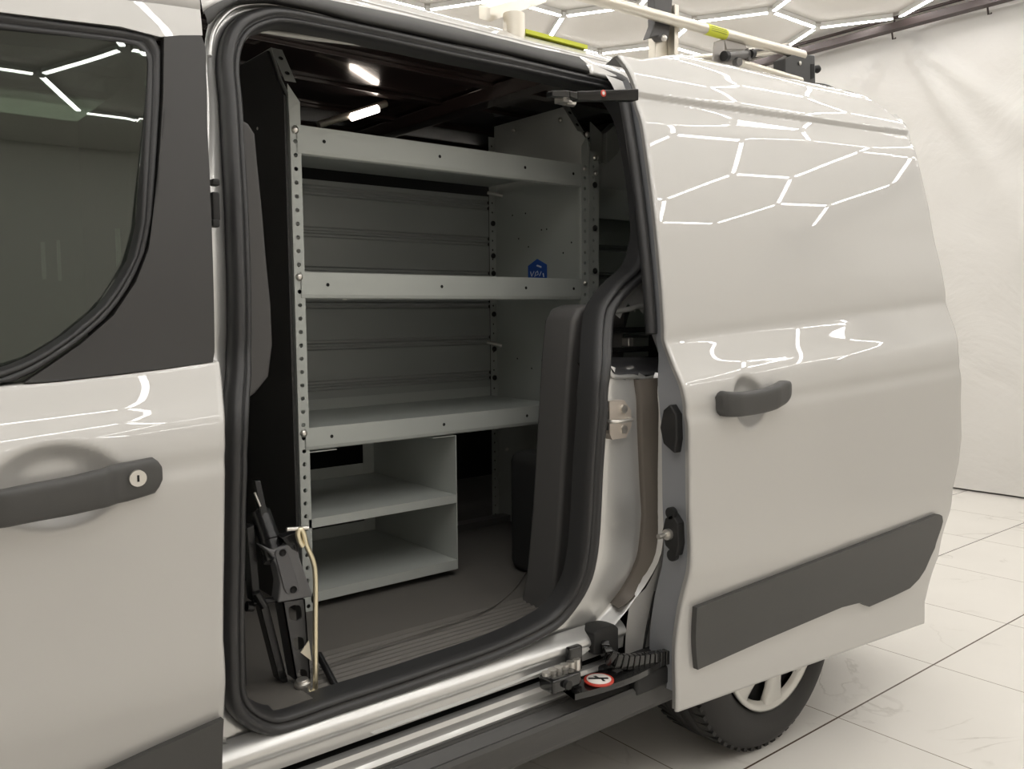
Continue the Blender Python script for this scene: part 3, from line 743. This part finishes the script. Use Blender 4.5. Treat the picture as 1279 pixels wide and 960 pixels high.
q = P(748, 850, 2, .370)
m = MB(); m.lathe([(0,0),(.034,0),(.034,.004),(0,.004)], (q.x, q.y, .370), (0,0,1), 32, 0)
lb = m.build('warning_label', REDL, arm_o)
m = MB(); m.lathe([(0,0),(.028,0),(.028,.001),(0,.001)], (q.x, q.y, .3742), (0,0,1), 32, 0); m.build('label_face', WHITEL, arm_o)
m = MB(); c = Vector((q.x, q.y, .3755)); dX = Vector((.75,-.66,0)); dY = Vector((.66,.75,0))
m.prism([c - dX*.024 - dY*.004, c - dX*.024 + dY*.003, c + dX*.020 + dY*.005, c + dX*.022 - dY*.002], (0,0,.0008))
m.prism([c - dX*.012 + dY*.012, c - dX*.006 + dY*.014, c + dX*.002 + dY*.002, c - dX*.004 + dY*.0], (0,0,.0008))
m.prism([c + dX*.004 - dY*.0, c + dX*.009 - dY*.002, c + dX*.014 - dY*.014, c + dX*.008 - dY*.014], (0,0,.0008)); m.build('label_symbol', BLACKM, arm_o)
# cable chain from the body to the door
pocketc = [(lambda p: (p.x, p.z))(P(px, py, 1, .030)) for px, py in [(742,792),(750,784),(768,780),(773,784),(773,816),(742,818)]]
MB().prism([(x, .030, z) for x, z in pocketc], (0, .05, 0)).build('chain_port', BLACKM, van, bevel=.004)
path = crom([(lambda p: p)(P(px, py, 1, yy)) for px, py, yy in [(757,805,.03),(757,815,.015),(765,823,-.0),(782,826,-.01),(800,825,-.015),(820,822,-.02),(845,817,-.03),(870,812,-.03)]], 6)
path = resample(path, 20); m = MB()
for i in range(len(path)-1):
    a, b = path[i], path[i+1]; c = (a+b)/2; d = (b-a); 
    rot = d.to_track_quat('X', 'Z').to_matrix()
    m.box(c, (d.length*.86, .020, .034), rot); m.box(c, (d.length*1.05, .012, .022), rot)
m.build('cable_chain', BLACKG, van, bevel=.002)

# ---------------- upper guide arm over the aperture
a, b = P(690, 117, 1, .10), P(798, 118, 1, -.0)
m = MB(); pth = [P(690,116.5,1,.12), P(712,117,1,.10), P(722,119.5,1,.09), P(798,118,1,-.01)]
for i, (p0, p1) in enumerate(zip(pth, pth[1:])):
    w = .008 if i < 2 else .013
    m.prism([p0 + Vector((0,0,-w*.8)), p1 + Vector((0,0,-w)), p1 + Vector((0,0,w)), p0 + Vector((0,0,w*.8))], (0, .022, 0))
ga = m.build('upper_guide_arm', BLACKG, van, bevel=.002)
q = P(754, 116.3, 1, .030); 
m = MB(); m.lathe([(.0045,0),(.0075,0),(.0075,.002),(.0045,.002)], (q.x, q.y, q.z), (0,1,0), 24); m.build('red_ring_mark', REDL, ga)
MB().lathe([(0,0),(.0045,0),(.0045,.0015)], (q.x, q.y+.0003, q.z), (0,1,0), 20).build('mark_face', WHITEL, ga)
q0 = P(718, 128, 1, .13); MB().cyl((q0.x-.03,.13,q0.z),(q0.x-.005,.13,q0.z),.011).box((q0.x-.035,.13,q0.z+.003),(.03,.03,.02)).build('guide_roller', ZINC, ga)
# hinges / bolts on the front pillar
for py, h in ((228,.012),(258,.05),(279,.014)):
    p = S(268, py, .03); MB().box((p.x, p.y, p.z), (.014, .018, h)).build('hinge_bolt', BLACKM, van, bevel=.003)

# ---------------- wheel
wc = Vector((2.0, -.035, .318))
wh = D.objects.new('w', None); D.objects.remove(wh)
prof = [(.200,.02),(.215,.000),(.245,-.012),(.275,-.010),(.300,.004),(.313,.022),(.318,.040),(.3185,.060),(.314,.062),(.314,.068),(.320,.070),(.320,.100),(.315,.102),(.315,.108),(.320,.110),(.320,.140),(.314,.142),(.314,.148),(.3185,.150),(.312,.185),(.290,.21),(.22,.21)]
ty = MB().lathe(prof, wc, (0, 1, 0), 72)
for k in range(60):
    a = 2*PI*k/60; 
    for y0, y1, r in ((.016,.055,.3115), (.150,.190,.3115)):
        c = wc + Vector((math.cos(a)*r, (y0+y1)/2, math.sin(a)*r)); ty.box(c, (.014, y1-y0, .016), Matrix.Rotation(-a, 3, 'Y'))
tyo = ty.build('rear_tyre', TYRE, van)
h = MB(); h.lathe([(.204,.006),(.206,-.004),(.198,-.006),(.188,.004),(.180,.012)], wc, (0,1,0), 64)
h.lathe([(0,-.016),(.035,-.014),(.05,-.006),(.055,.01)], wc, (0,1,0), 40)
nsp = 7
for k in range(nsp):
    a = 2*PI*k/nsp + .28
    e = Vector((math.cos(a), 0, math.sin(a))); t = Vector((-math.sin(a), 0, math.cos(a)))
    def q(r, w, y): return wc + e*r + t*w + Vector((0, y, 0))
    rowsq = []
    for r, w, y in ((.035,.022,-.012),(.09,.024,-.010),(.14,.030,-.004),(.175,.040,.002),(.192,.052,.003)):
        rowsq.append([q(r,-w,y+.016), q(r,-w*.92,y+.002), q(r,-w*.6,y-.003), q(r,0,y-.001), q(r,w*.6,y-.003), q(r,w*.92,y+.002), q(r,w,y+.016)])
    h.grid(rowsq)
h.build('wheel_cover', HUB, tyo, bevel=0)
MB().lathe([(0,.03),(.19,.03),(.19,.10)], wc, (0,1,0), 48).build('wheel_well', BLACKM, tyo)

# ================================================================= SHELVING
YFt, YBk = .54, 1.0; ZFL = .482
ZS = [(1.579,1.645),(1.241,1.304),(.876,.931)]
def flange(mb, x0, x1, y, z0, z1, pitch=.0318, r=.0052, zstart=None, mi=0, big=None, x_top=None):
    """folded face strip with a column of punched holes"""
    z = zstart or z0 + pitch/2; cx = (x0+x1)/2; zc = z0
    def quad(za, zb_): 
        if zb_ - za > 1e-4: mb.add([(x0,y,za),(x1,y,za),(x1,y,zb_),(x0,y,zb_)], [(0,1,2,3)], mi)
    while z + pitch/2 <= z1:
        quad(zc, z - pitch/2); n = 16
        rr = r
        outer = []
        for k in range(n):
            a = 2*PI*k/n; dx, dz = math.cos(a), math.sin(a); s = min((x1-cx)/max(1e-9,abs(dx)), (pitch/2)/max(1e-9,abs(dz)))
            outer.append((cx + dx*s, y, z + dz*s))
        # exact corners
        for sx in (-1,1):
            for sz in (-1,1):
                k = min(range(n), key=lambda k: abs(math.atan2(sz*pitch/2, sx*(x1-cx)) - math.atan2(math.sin(2*PI*k/n), math.cos(2*PI*k/n))))
                outer[k] = (cx + sx*(x1-cx), y, z + sz*pitch/2)
        inner = [(cx + math.cos(2*PI*k/n)*rr, y, z + math.sin(2*PI*k/n)*rr) for k in range(n)]
        deep = [(a, b + .002, c) for a, b, c in inner]
        mb.add(outer + inner + deep, [(k, (k+1) % n, n+(k+1) % n, n+k) for k in range(n)] + [(n+k, n+(k+1) % n, 2*n+(k+1) % n, 2*n+k) for k in range(n)], mi)
        zc = z + pitch/2; z += pitch
    quad(zc, z1)
def dot(mb, c, r=.004, n=10, mi=1, ax='y', e=.0006):
    x, y, z = c
    if ax == 'y': vs = [(x + r*math.cos(2*PI*k/n), y - e, z + r*math.sin(2*PI*k/n)) for k in range(n)]
    else: vs = [(x - e, y + r*math.cos(2*PI*k/n), z + r*math.sin(2*PI*k/n)) for k in range(n)]
    mb.add(vs, [list(range(n))], mi)
def bolt(parent, x, y, z, ax=(0,-1,0), r=.008):
    a = Vector(ax); c = Vector((x, y, z))
    return MB().lathe([(r*1.1,0),(r*1.1,.002),(r,.003),(r*.8,.006),(r*.3,.007),(.0,.007)], c, a, 14).build('bolt', ZINC, parent)
LX = .895; RXX = 1.858
su = thing('shelving_unit', 'grey steel three-shelf unit facing the open side door of the van', 'shelving', ((LX+RXX)/2, .77, ZFL), 'shelving units in the van')
def endpanel(x, side):     # side +1: folded flange points to +X (left panel), -1: to -X
    m = MB()
    pts = [(YFt, ZFL), (YFt, 1.715), (YFt+.035, 1.752), (YFt+.085, 1.838), (YBk, 1.838), (YBk, ZFL)]
    m.prism([(x, y, z) for y, z in pts], (.0015, 0, 0))
    # front flange with holes, chamfered at the head
    w = .0285
    x0, x1 = (x, x + w) if side > 0 else (x - w, x)
    flange(m, x0, x1, YFt, ZFL, 1.675, zstart=ZFL + .012)
    ch = (x0, YFt, 1.675), (x1, YFt, 1.675), ((x1 if side > 0 else x0), YFt, 1.70), ((x0 if side > 0 else x1)-0, YFt+.006, 1.738)
    if side > 0: m.add([ch[0], ch[1], (x1,YFt,1.698), (x0,YFt+.004,1.738)], [(0,1,2,3)])
    else: m.add([ch[0], ch[1], (x1,YFt+.004,1.738), (x0,YFt,1.698)], [(0,1,2,3)])
    # sloping head flange
    s0, s1 = (YFt+.016, 1.746), (YFt+.088, 1.838)
    m.add([(x0, s0[0], s0[1]), (x1, s0[0], s0[1]), (x1, s1[0], s1[1]), (x0, s1[0], s1[1])], [(0,1,2,3)])
    # return lip behind flange
    xi = x1 if side > 0 else x0
    m.add([(xi,YFt,ZFL),(xi,YFt+.012,ZFL),(xi,YFt+.012,1.68),(xi,YFt,1.68)], [(0,1,2,3)])
    for t in (.25, .7):
        cx, cy, cz = (x0+x1)/2, s0[0]+(s1[0]-s0[0])*t, s0[1]+(s1[1]-s0[1])*t
        m.lathe([(0,0),(.006,0),(.006,.0006)], (cx, cy-.001, cz), (0,-.8,.6), 10, 1)
    # rear flange
    m2 = MB(); flange(m2, x0, x1, YBk-.004, ZFL, 1.80, r=.0036)
    o = len(m.v); m.v += m2.v; m.f += [[i+o for i in f] for f in m2.f]; m.m += m2.m; m.sm += m2.sm
    # scattered fixing holes on the inner face
    if side < 0:
        rnd = random.Random(3)
        for z0_ in (.62,.80,1.05,1.42,1.50):
            for k in range(4):
                dot(m, (x-.0006, .60 + rnd.random()*.33, z0_ + rnd.choice((0,.03,-.03))), .0032, 8, 1, 'x')
    return m.build('end_panel', [SHELF, HOLE], su)
epl = endpanel(LX, 1); epr = endpanel(RXX, -1)
for z0, z1 in ZS:
    m = MB(); x0, x1 = LX + .018, RXX - .033
    r = .010; pf = [(YBk-.01, z1+.0), (YFt-.001, z1), (YFt-.003, z1-.002), (YFt-.003, z0+r), (YFt-.001, z0+.003), (YFt+.006, z0), (YFt+.03, z0+.0), (YFt+.03, z0+.012), (YFt+.031, z1-.016)]
    sl = [(y, z) for y, z in [(YFt-.003, z0+.008),(YFt-.001,z0+.002),(YFt+.006,z0-.001),(YFt+.016,z0)]]
    # top tray, rear upstand, lip
    m.grid([[Vector((x, y, z)) for y, z in [(YBk-.006, z1+.02), (YBk-.006, z1-.012), (YFt+.02, z1-.012), (YFt+.004, z1-.010), (YFt+.001, z1), (YFt-.003, z1), (YFt-.0032, z0+.010)] + sl[1:] + [(YFt+.018, z0+.008)]] for x in (x0, x1)], smooth=False)
    m.bb((x0, YFt+.01, z1-.0135), (x1, YBk-.008, z1-.0125))
    for fx in (.075, .44, .76, .965): dot(m, (x0 + (x1-x0)*fx, YFt-.0032, (z0+z1)/2+.002), .0045)
    sh = m.build('shelf', [SHELF, HOLE], su)
    for xb in (LX + .014, RXX - .016):
        bolt(sh, xb, YFt-.0005, z1 - .012, r=.0085 if xb < 1 else .0065)
# back panels: two sheets with pairs of pressed grooves
for zb0, zb1, lab in ((.94,1.245,0),(1.30,1.60,0)):
    m = MB(); prof = [(YBk, zb0)]
    zg = [z for z in (.990,1.112,1.236,1.331,1.448,1.570) if zb0+.01 < z < zb1-.005]
    for z in zg:
        prof += [(YBk, z-.016), (YBk+.007, z-.012), (YBk+.007, z-.006), (YBk-.002, z-.002), (YBk-.002,z+.002), (YBk+.007, z+.006), (YBk+.007, z+.012), (YBk, z+.016)]
    prof += [(YBk, zb1)]
    m.grid([[Vector((x, y, z)) for y, z in prof] for x in (LX+.03, RXX-.028)], smooth=False)
    m.build('back_panel', SHELFD, su)
for z in (1.51, 1.40, 1.34, 1.20, 1.08, .98):
    bo = MB().lathe([(.009,0),(.009,.003),(.005,.006),(0,.006)], (RXX-.014, YBk-.005, z), (0,-1,0), 14).build('bolt', BLACKM, su)
# bright clips on the right rear post and panel
for px, py, Y_ in ((621,430,.94),(622,243,.94)):
    q = P(px, py, 1, Y_); MB().tube([(q.x-.02, q.y+.03, q.z+.008), (q.x, q.y, q.z), (q.x+.012, q.y-.01, q.z-.004)], .006, 8).build('clip', ZINC, su)
for px, py, x_ in ((642,163,RXX),(700,150,RXX),(634,561,RXX),(671,197,RXX)):
    q = P(px, py, 0, x_-.004)
    if py == 197: continue
    bolt(su, q.x, q.y, q.z, (-1,0,0), .006)
q = P(430, 373, 1, .55); MB().box((q.x, q.y, q.z), (.010,.006,.005)).build('clip', ZINC, su)
# bottom rear rail seen beside the bin
q = P(607, 672, 0, 1.5)
MB().bb((1.36, .93, ZFL), (RXX, .975, ZFL+.022)).build('base_rail', ALUD, su)
qq = P(592, 681, 1, .93); MB().prism([(qq.x-.006,qq.y,qq.z+.010),(qq.x+.008,qq.y,qq.z+.012),(qq.x+.002,qq.y,qq.z),(qq.x+.006,qq.y,qq.z-.012),(qq.x-.002,qq.y,qq.z-.010)], (0,.003,0)).build('clip', ZINC, su)
# blue sticker on the right end panel
q = P(671, 337, 0, RXX-.003)
m = MB(); hexp = [(q.x, q.y + .054*math.cos(PI/6 + k*PI/3), q.z - .006 + .042*math.sin(PI/6 + k*PI/3)) for k in range(6)]
stk = m.prism(hexp, (.001, 0, 0)).build('blue_sticker', BLUE, su)
stk['label'] = 'blue hexagon sticker with white lettering'
m = MB()
def stroke(pts, r=.0014): m.tube([(q.x-.0008, q.y + a*1.5, q.z + b) for a, b in pts], r, 5)
stroke([(.022,-.004),(.018,-.020)]); stroke([(.018,-.020),(.010,-.004)]); stroke([(.008,-.022),(.004,-.008),(-.002,-.004),(-.004,-.014),(.004,-.018)]); stroke([(-.008,-.02),(-.014,-.006)]); stroke([(-.02,-.012),(-.022,-.024)],.002)
stroke([(.000,.014),(-.014,.008)], .003)
m.build('lettering', WHITEM, stk)

# two-tier bin under the lowest shelf
bn = thing('storage_bin', 'two-tier grey open-front bin hanging under the lowest shelf', 'bin', (1.135, .76, ZFL))
bx0, bx1 = .912, 1.358; bz = [(.500,.526),(.685,.708)]; bt_z = .872; by1 = .990
t = .0025
MB().bb((bx0, YFt+.002, bz[0][0]), (bx0+t, by1, bt_z)).build('side_panel', SHELF, bn)
MB().bb((bx1-t, YFt+.002, bz[0][0]), (bx1, by1, bt_z)).build('side_panel', SHELF, bn)
for z0, z1 in bz:
    MB().bb((bx0+.004, YFt, z0), (bx1-.004, YFt+.002, z1)).bb((bx0+.003, YFt, z1-.002), (bx1-.003, by1, z1)).build('bin_shelf', SHELF, bn, bevel=.0008)
# back: frame with two openings
m = MB(); zs_ = [(.526, .685), (.708, .872)]
for za, zb_ in zs_:
    m.bb((bx0, by1-.002, za), (bx1, by1, za+.034)).bb((bx1-.040, by1-.0025, za), (bx1, by1, zb_)).bb((bx0, by1-.0025, za), (bx0+.02, by1, zb_)).bb((bx0, by1-.002, zb_-.004), (bx1, by1, zb_))
m.build('back_frame', SHELF, bn)
MB().bb((bx0, YFt+.002, bt_z-.002), (bx0+.085, YFt+.02, bt_z)).build('hanger_tab', SHELF, bn)
MB().bb((bx1-.075, YFt+.002, bt_z-.002), (bx1, YFt+.02, bt_z)).build('hanger_tab', SHELF, bn)
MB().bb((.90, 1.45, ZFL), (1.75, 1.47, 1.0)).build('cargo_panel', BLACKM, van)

# second unit behind, to the right
LX2 = RXX + .004
s2 = thing('shelving_unit', 'second grey steel shelving unit, behind the right post of the first one', 'shelving', (2.33, .77, ZFL), 'shelving units in the van')
m = MB(); pts = [(YFt-.0, ZFL), (YFt-.0, 1.70), (YFt+.06, 1.80), (YBk, 1.82), (YBk, ZFL)]
m.prism([(LX2, y, z) for y, z in pts], (.0015, 0, 0)); flange(m, LX2+.0, LX2+.046, YFt+.006, ZFL, 1.69, zstart=ZFL+.018, r=.0045)
m.build('end_panel', [SHELF, HOLE], s2)
for z in (1.59,1.46,1.33,1.235): MB().lathe([(.009,0),(.009,.003),(0,.004)], (LX2+.026, YFt+.003, z), (0,-1,0), 12).build('bolt', BLACKM, s2)
m = MB(); prof = [(YBk-.05, .50)]
for z in (.99,1.112,1.236,1.345,1.448,1.57):
    prof += [(YBk-.05, z-.018), (YBk-.044, z-.010), (YBk-.056, z), (YBk-.044, z+.004), (YBk-.05, z+.008)]
prof += [(YBk-.05, 1.83)]
m.grid([[Vector((x, y, z)) for y, z in prof] for x in (LX2+.03, 2.79)], smooth=False); m.build('back_panel', SHELFD, s2)
for z0, z1 in ((1.545,1.655),(1.20,1.26)): MB().bb((LX2+.05, .90, z0), (2.79, .905, z1)).build('shelf', SHELF, s2) if z0 > 1.5 else None
bq = [(lambda p: (p.x, p.z))(P(px, py, 1, .62)) for px, py in [(752,167),(767,153),(778,160),(776,183),(755,204),(752,204)]]
MB().prism([(x, .60, z) for x, z in bq], (.0, .04, 0)).build('head_bracket', SHELF, s2, bevel=.002)
bq = [(lambda p: (p.x, p.z))(P(px, py, 1, .60)) for px, py in [(737,152),(752,167),(752,204),(737,196)]]
MB().prism([(x, .598, z) for x, z in bq], (.0, .003, 0)).build('gusset', SHELF, s2)
bolt(s2, LX2+.03, YFt+.004, 1.672, r=.009); bolt(s2, LX2+.03, YFt+.004, 1.625, r=.007)
bolt(epr, RXX-.005, YFt-.001, 1.735, r=.008)

# ================================================================= JACK with its crank
JY = .165
def J(px, py, y=JY): return P(px, py, 1, y)
jk = thing('scissor_jack', 'black scissor jack standing on end inside the door aperture', 'jack', (J(378,868).x, JY, .475))
pl = [(327,681),(341,687),(348,684),(356,681),(369,675),(372,685),(377,703),(384,723),(392,745),(370,749),(347,753),(349,740),(350,728),(346,708),(338,692)]
hp = MB().prism([J(*p) for p in pl], (0,.035,0)).build('head_plate', mat('cast_grey', (.15,.15,.155), .45, .2, bump=(200,.2,.001)), jk, bevel=.004)
pl = [(345,687),(357,683),(361,690),(368,712),(375,737),(371,740),(359,742),(355,735),(349,712),(344,693)]
ins = MB().prism([J(*p, JY-.004) for p in pl], (0,.006,0)).build('raised_pad', mat('pad_grey', (.11,.11,.115), .5, bump=(900,.5,.001)), hp, bevel=.002)
for px, py in ((353,690),(366.5,736)):
    c = J(px, py, JY-.0045); MB().lathe([(0,0),(.007,0),(.007,.001)], c, (0,-1,0), 14).build('bolt_hole', HOLE, hp)
# lower arm: channel with three oval slots (true openings via a ladder of cross pieces)
a0, a1, b0, b1 = J(353,752), J(381,748), J(370,850), J(388,850)
arm_m = MB()
def LP(s, t): # s across 0..1, t down 0..1
    return a0.lerp(a1, s).lerp(b0.lerp(b1, s), t)
slots = [(.15,.10,.42),(.53,.085,.40),(.94,.09,.42)]
nseg = 14; cuts = sorted(set([0., 1.] + [t for s in slots for t in (s[0]-s[1], min(1., s[0]+s[1]))]))
for ta, tb in zip(cuts, cuts[1:]):
    sl = [s for s in slots if s[0]-s[1]-1e-6 <= ta and tb <= s[0]+s[1]+1e-6]
    if not sl: arm_m.prism([LP(0,ta), LP(1,ta), LP(1,tb), LP(0,tb)], (0,.004,0)); continue
    c, r, w = sl[0]
    for sg in (-1, 1):
        for k in range(nseg):
            u0, u1 = ta + (tb-ta)*k/nseg, ta + (tb-ta)*(k+1)/nseg
            f = lambda u: .5 + sg*(w*math.sqrt(max(0, 1 - ((u-c)/r)**4)))*.72
            e = 0 if sg < 0 else 1
            arm_m.prism([LP(e,u0), LP(f(u0),u0), LP(f(u1),u1), LP(e,u1)], (0,.004,0))
arm_m.prism([LP(0,0), LP(0,1), LP(0,1)+Vector((0,.04,0)), LP(0,0)+Vector((0,.04,0))], (.003,0,0)).prism([LP(1,0), LP(1,1), LP(1,1)+Vector((0,.04,0)), LP(1,0)+Vector((0,.04,0))], (-.003,0,0))
arm_m.build('lower_arm', mat('jack_black', (.055,.055,.056), .35, .2), jk)
JB = mat('jack_gloss', (.016,.016,.017), .25, .3)
m = MB(); m.prism([J(322,745,.20), J(334,748,.20), J(362,858,.19), J(349,850,.19)], (0,.03,0)); m.build('side_arm', JB, jk, bevel=.002)
m = MB(); m.prism([J(308,660,.22), J(318,655,.22), J(326,748,.20), J(316,752,.20)], (0,.03,0)).prism([J(318,600,.24), J(326,600,.24), J(345,690,.19), J(334,690,.19)], (0,.02,0)); m.build('upper_arm', JB, jk, bevel=.002)
m = MB(); m.cyl(J(316,752,.19), J(347,748,.19), .006).cyl(J(320,740,.18), J(330,757,.18), .008).cyl(J(308,757,.2),J(316,757,.2),.010); m.build('pivot', JB, jk)
m = MB(); m.cyl(J(338,676,.20), J(344,700,.18), .022, 18).cyl(J(325,640,.24), J(338,676,.20), .020, 18); m.build('screw_sleeve', JB, jk)
m = MB(); m.prism([J(352,672), J(372,664), J(372,690), J(364,686)], (0,.03,0)); m.build('hook_plate', JB, jk, bevel=.001)
m = MB(); m.cyl(J(318,615,.2), J(325,632,.2), .0025, 6); m.build('pin', ZINC, jk)
m = MB(); m.lathe([(0,0),(.014,0),(.014,.01),(.016,.011),(.016,.018),(.012,.019),(.012,.024),(0,.024)], J(379,862,.15), (-.1,-.0,1), 16)
m.box(J(374,869,.15), (.012,.016,.016)).box(J(382,866,.148), (.012,.016,.022)); m.build('screw_nut', ZINC, jk, bevel=.0015)
m = MB(); m.prism([J(376,815,.158), J(386,800,.158), J(389,825,.158)], (0,.003,0)); m.build('tag', TAG, jk)
wr = thing('jack_crank', 'thin bent metal crank rod hooked over the black jack', 'crank', (J(393,860,.14).x, .14, .47))
pth = crom([J(*p, .14) for p in [(378,682),(374,675),(372,665),(375,661),(379,665),(383,681),(391,700),(394,722),(394,780),(394,850),(393,861),(388,866)]], 6)
MB().tube(pth, .0052, 10).build('rod', ZINCY, wr)
MB().cyl(J(358,661,.142), J(385,659,.142), .004, 8).build('cross_bar', ZINC, wr)
hb_ = thing('steel_bar', 'short black bar leaning on the ribbed step beside the jack', 'bar', (J(424,868,.13).x, .13, .47))
a_, b_ = J(398,817,.22), J(424,866,.125)
MB().cyl(a_, b_, .0075, 12).build('shaft', JB, hb_); d = (b_-a_).normalized(); MB().cyl(b_ - d*.012, b_ + d*.004, .0095, 12).build('end_cap', JB, hb_)

# ================================================================= ROOF RACK
rk = thing('ladder_rack', 'aluminium ladder rack with round tubes clamped along the van roof', 'roof rack', (2.0, .42, 1.92))
def Rk(px, py, y=.25): return P(px, py, 1, y + .17)
ta, tb = Rk(700,-13), Rk(1003,69); dirv = (tb-ta).normalized()
MB().tube([ta - dirv*1.0, tb], .0165, 16).build('side_tube', ALU, rk)
la, lb_ = Rk(881,36), Rk(905,43)
o = MB().tube([la, lb_], .0172, 16).build('label', YEL, rk); o['label'] = 'yellow-green label wrapped on the tube'
m = MB()
for k in range(3):
    c = la.lerp(lb_, .5) + Vector((0,-.0172,.006 - .006*k)); dl = (lb_-la)*.4; m.tube([c-dl, c+dl], .0006, 4)
m.build('label_print', RAILM, o)
# cross beam at the front with its foot
a_, b_ = Rk(590,22,.20), Rk(700,2,.20); dx = Rk(690,-4,.9)
m = MB(); A0, A1 = Rk(598,24,.18), Rk(672,0,.55)
m.prism([A0, A1, A1+Vector((0,0,.036)), A0+Vector((0,0,.034))], (.035,.0,0)); m.build('cross_beam', ALU, rk, bevel=.002)
f = Rk(642,30,.20); MB().cyl((f.x, .37, 1.89), (f.x, .37, f.z+.024), .028, 20).build('foot', ALU, rk)
m = MB(); a_, b_ = P(657,41,1,.37), P(734,61,1,.37); m.prism([a_, b_, b_+Vector((0,0,.010)), a_+Vector((0,0,.010))], (0,.02,0)); m.build('warning_strip', YEL, rk)
# rear post with dark clamp
m = MB(); a_ = Rk(824,72,.30); b_ = Rk(834,8,.30)
zt_ = Rk(834,8,.30).z; m.bb((a_.x-.02,.47,1.90), (a_.x+.055,.50,zt_)); m.bb((a_.x+.035,.44,1.90),(a_.x+.055,.47,zt_)).bb((a_.x+.03,.45,1.93),(a_.x+.10,.51,1.95)); m.build('upright_post', ALU, rk, bevel=.003)
m = MB(); pl = [(817,-8),(841,-8),(838,30),(835,50),(826,50),(822,45),(811,48),(815,38),(818,30)]
m.prism([Rk(*p, .27) for p in pl], (0,.03,0)); m.build('clamp', mat('clamp_grey', (.07,.068,.068), .4, .3), rk, bevel=.004)
c = Rk(828,48,.262); MB().lathe([(0,0),(.009,0),(.011,.006),(.006,.012),(0,.012)], c, (0,-1,0), 12).build('bolt', ZINC, rk)
# hinge bracket with cylinders
m = MB(); pl = [(893,52),(903,49),(905,50),(906,66),(920,80),(930,86),(905,85),(890,80)]
m.prism([Rk(*p, .25) for p in pl], (0,.006,0)).prism([Rk(905,50,.25), Rk(930,52,.25), Rk(934,62,.25), Rk(908,62,.25)], (0,.012,0)); m.build('hinge_plate', mat('plate_grey', (.32,.30,.28), .4, .5), rk, bevel=.002)
m = MB(); m.cyl(Rk(907,70,.235), Rk(938,67,.235), .014, 16).cyl(Rk(918,78,.22), Rk(924,77,.20), .013, 16).cyl(Rk(932,61,.23), Rk(936,75,.23), .008, 12); m.build('pivot_pin', ALUD, rk)
for p0, p1, r_ in ((Rk(920,77,.215), Rk(923,77,.205), .0145), (Rk(937,67.5,.225), Rk(941,67,.225), .0135), (Rk(904,70,.23), Rk(908,70,.23), .016)): MB().cyl(p0, p1, r_, 16).build('end_plug', BLACKM, rk)
# lower tubes
MB().tube([Rk(926,79,.24), Rk(1000,101,.24)], .0125, 14).build('lower_tube', ALU, rk)
MB().tube([Rk(850,77,.32), Rk(893,72,.32)], .015, 14).build('lower_tube', ALU, rk)
m = MB(); p0, p1 = Rk(930,72,.32), Rk(985,64,.32); m.prism([p0, p1, p1+Vector((0,0,.030)), p0+Vector((0,0,.030))], (0,.03,0)); m.build('cross_bar', ALU, rk, bevel=.002)
m = MB(); p0, p1 = Rk(940,63,.30), Rk(985,57,.30); m.tube([p0, p1], .006, 8); m.build('thin_rod', ALUD, rk)
# black end bracket
m = MB(); pl = [(981,73),(993,66),(1018,69),(1019,106),(1006,106),(981,94)]
m.prism([Rk(*p, .24) for p in pl], (0,.05,0)); pl = [(1012,82),(1019,80),(1019,98),(1014,100)]
m.build('end_bracket', mat('bracket_black', (.03,.03,.03), .45), rk, bevel=.004)
m = MB(); m.lathe([(0,0),(.007,0),(.007,.003),(0,.005)], Rk(999,79,.238), (0,-1,0), 12); m.build('bolt', ZINC, rk)
m = MB(); m.lathe([(0,0),(.012,0),(.015,.012),(.010,.02),(0,.02)], Rk(1018,86,.27), (1,-.3,0), 12); m.build('knob', BLACKM, rk)
m = MB(); m.prism([Rk(*p, .2385) for p in [(1013,80),(1017,80),(1017,97),(1013,99)]], (0,.002,0)); m.build('slot', HOLE, rk)
m = MB(); m.tube(crom([Rk(1019,105,.25), Rk(1032,107,.25), Rk(1046,113,.25)], 4), .005, 6); m.build('strap', BLACKM, rk)

# ================================================================= LIGHT
w = D.worlds.new('world'); SC.world = w; w.use_nodes = True
w.node_tree.nodes['Background'].inputs[0].default_value = (1, .97, .92, 1); w.node_tree.nodes['Background'].inputs[1].default_value = .0
SC.view_settings.view_transform = 'Standard'; SC.view_settings.look = 'None'; SC.view_settings.gamma = 1
SC.view_settings.use_curve_mapping = False; SC.view_settings.exposure = -.28
SC.cycles.use_denoising = True
SC.cycles.max_bounces = 8; SC.cycles.diffuse_bounces = 5; SC.cycles.transparent_max_bounces = 12
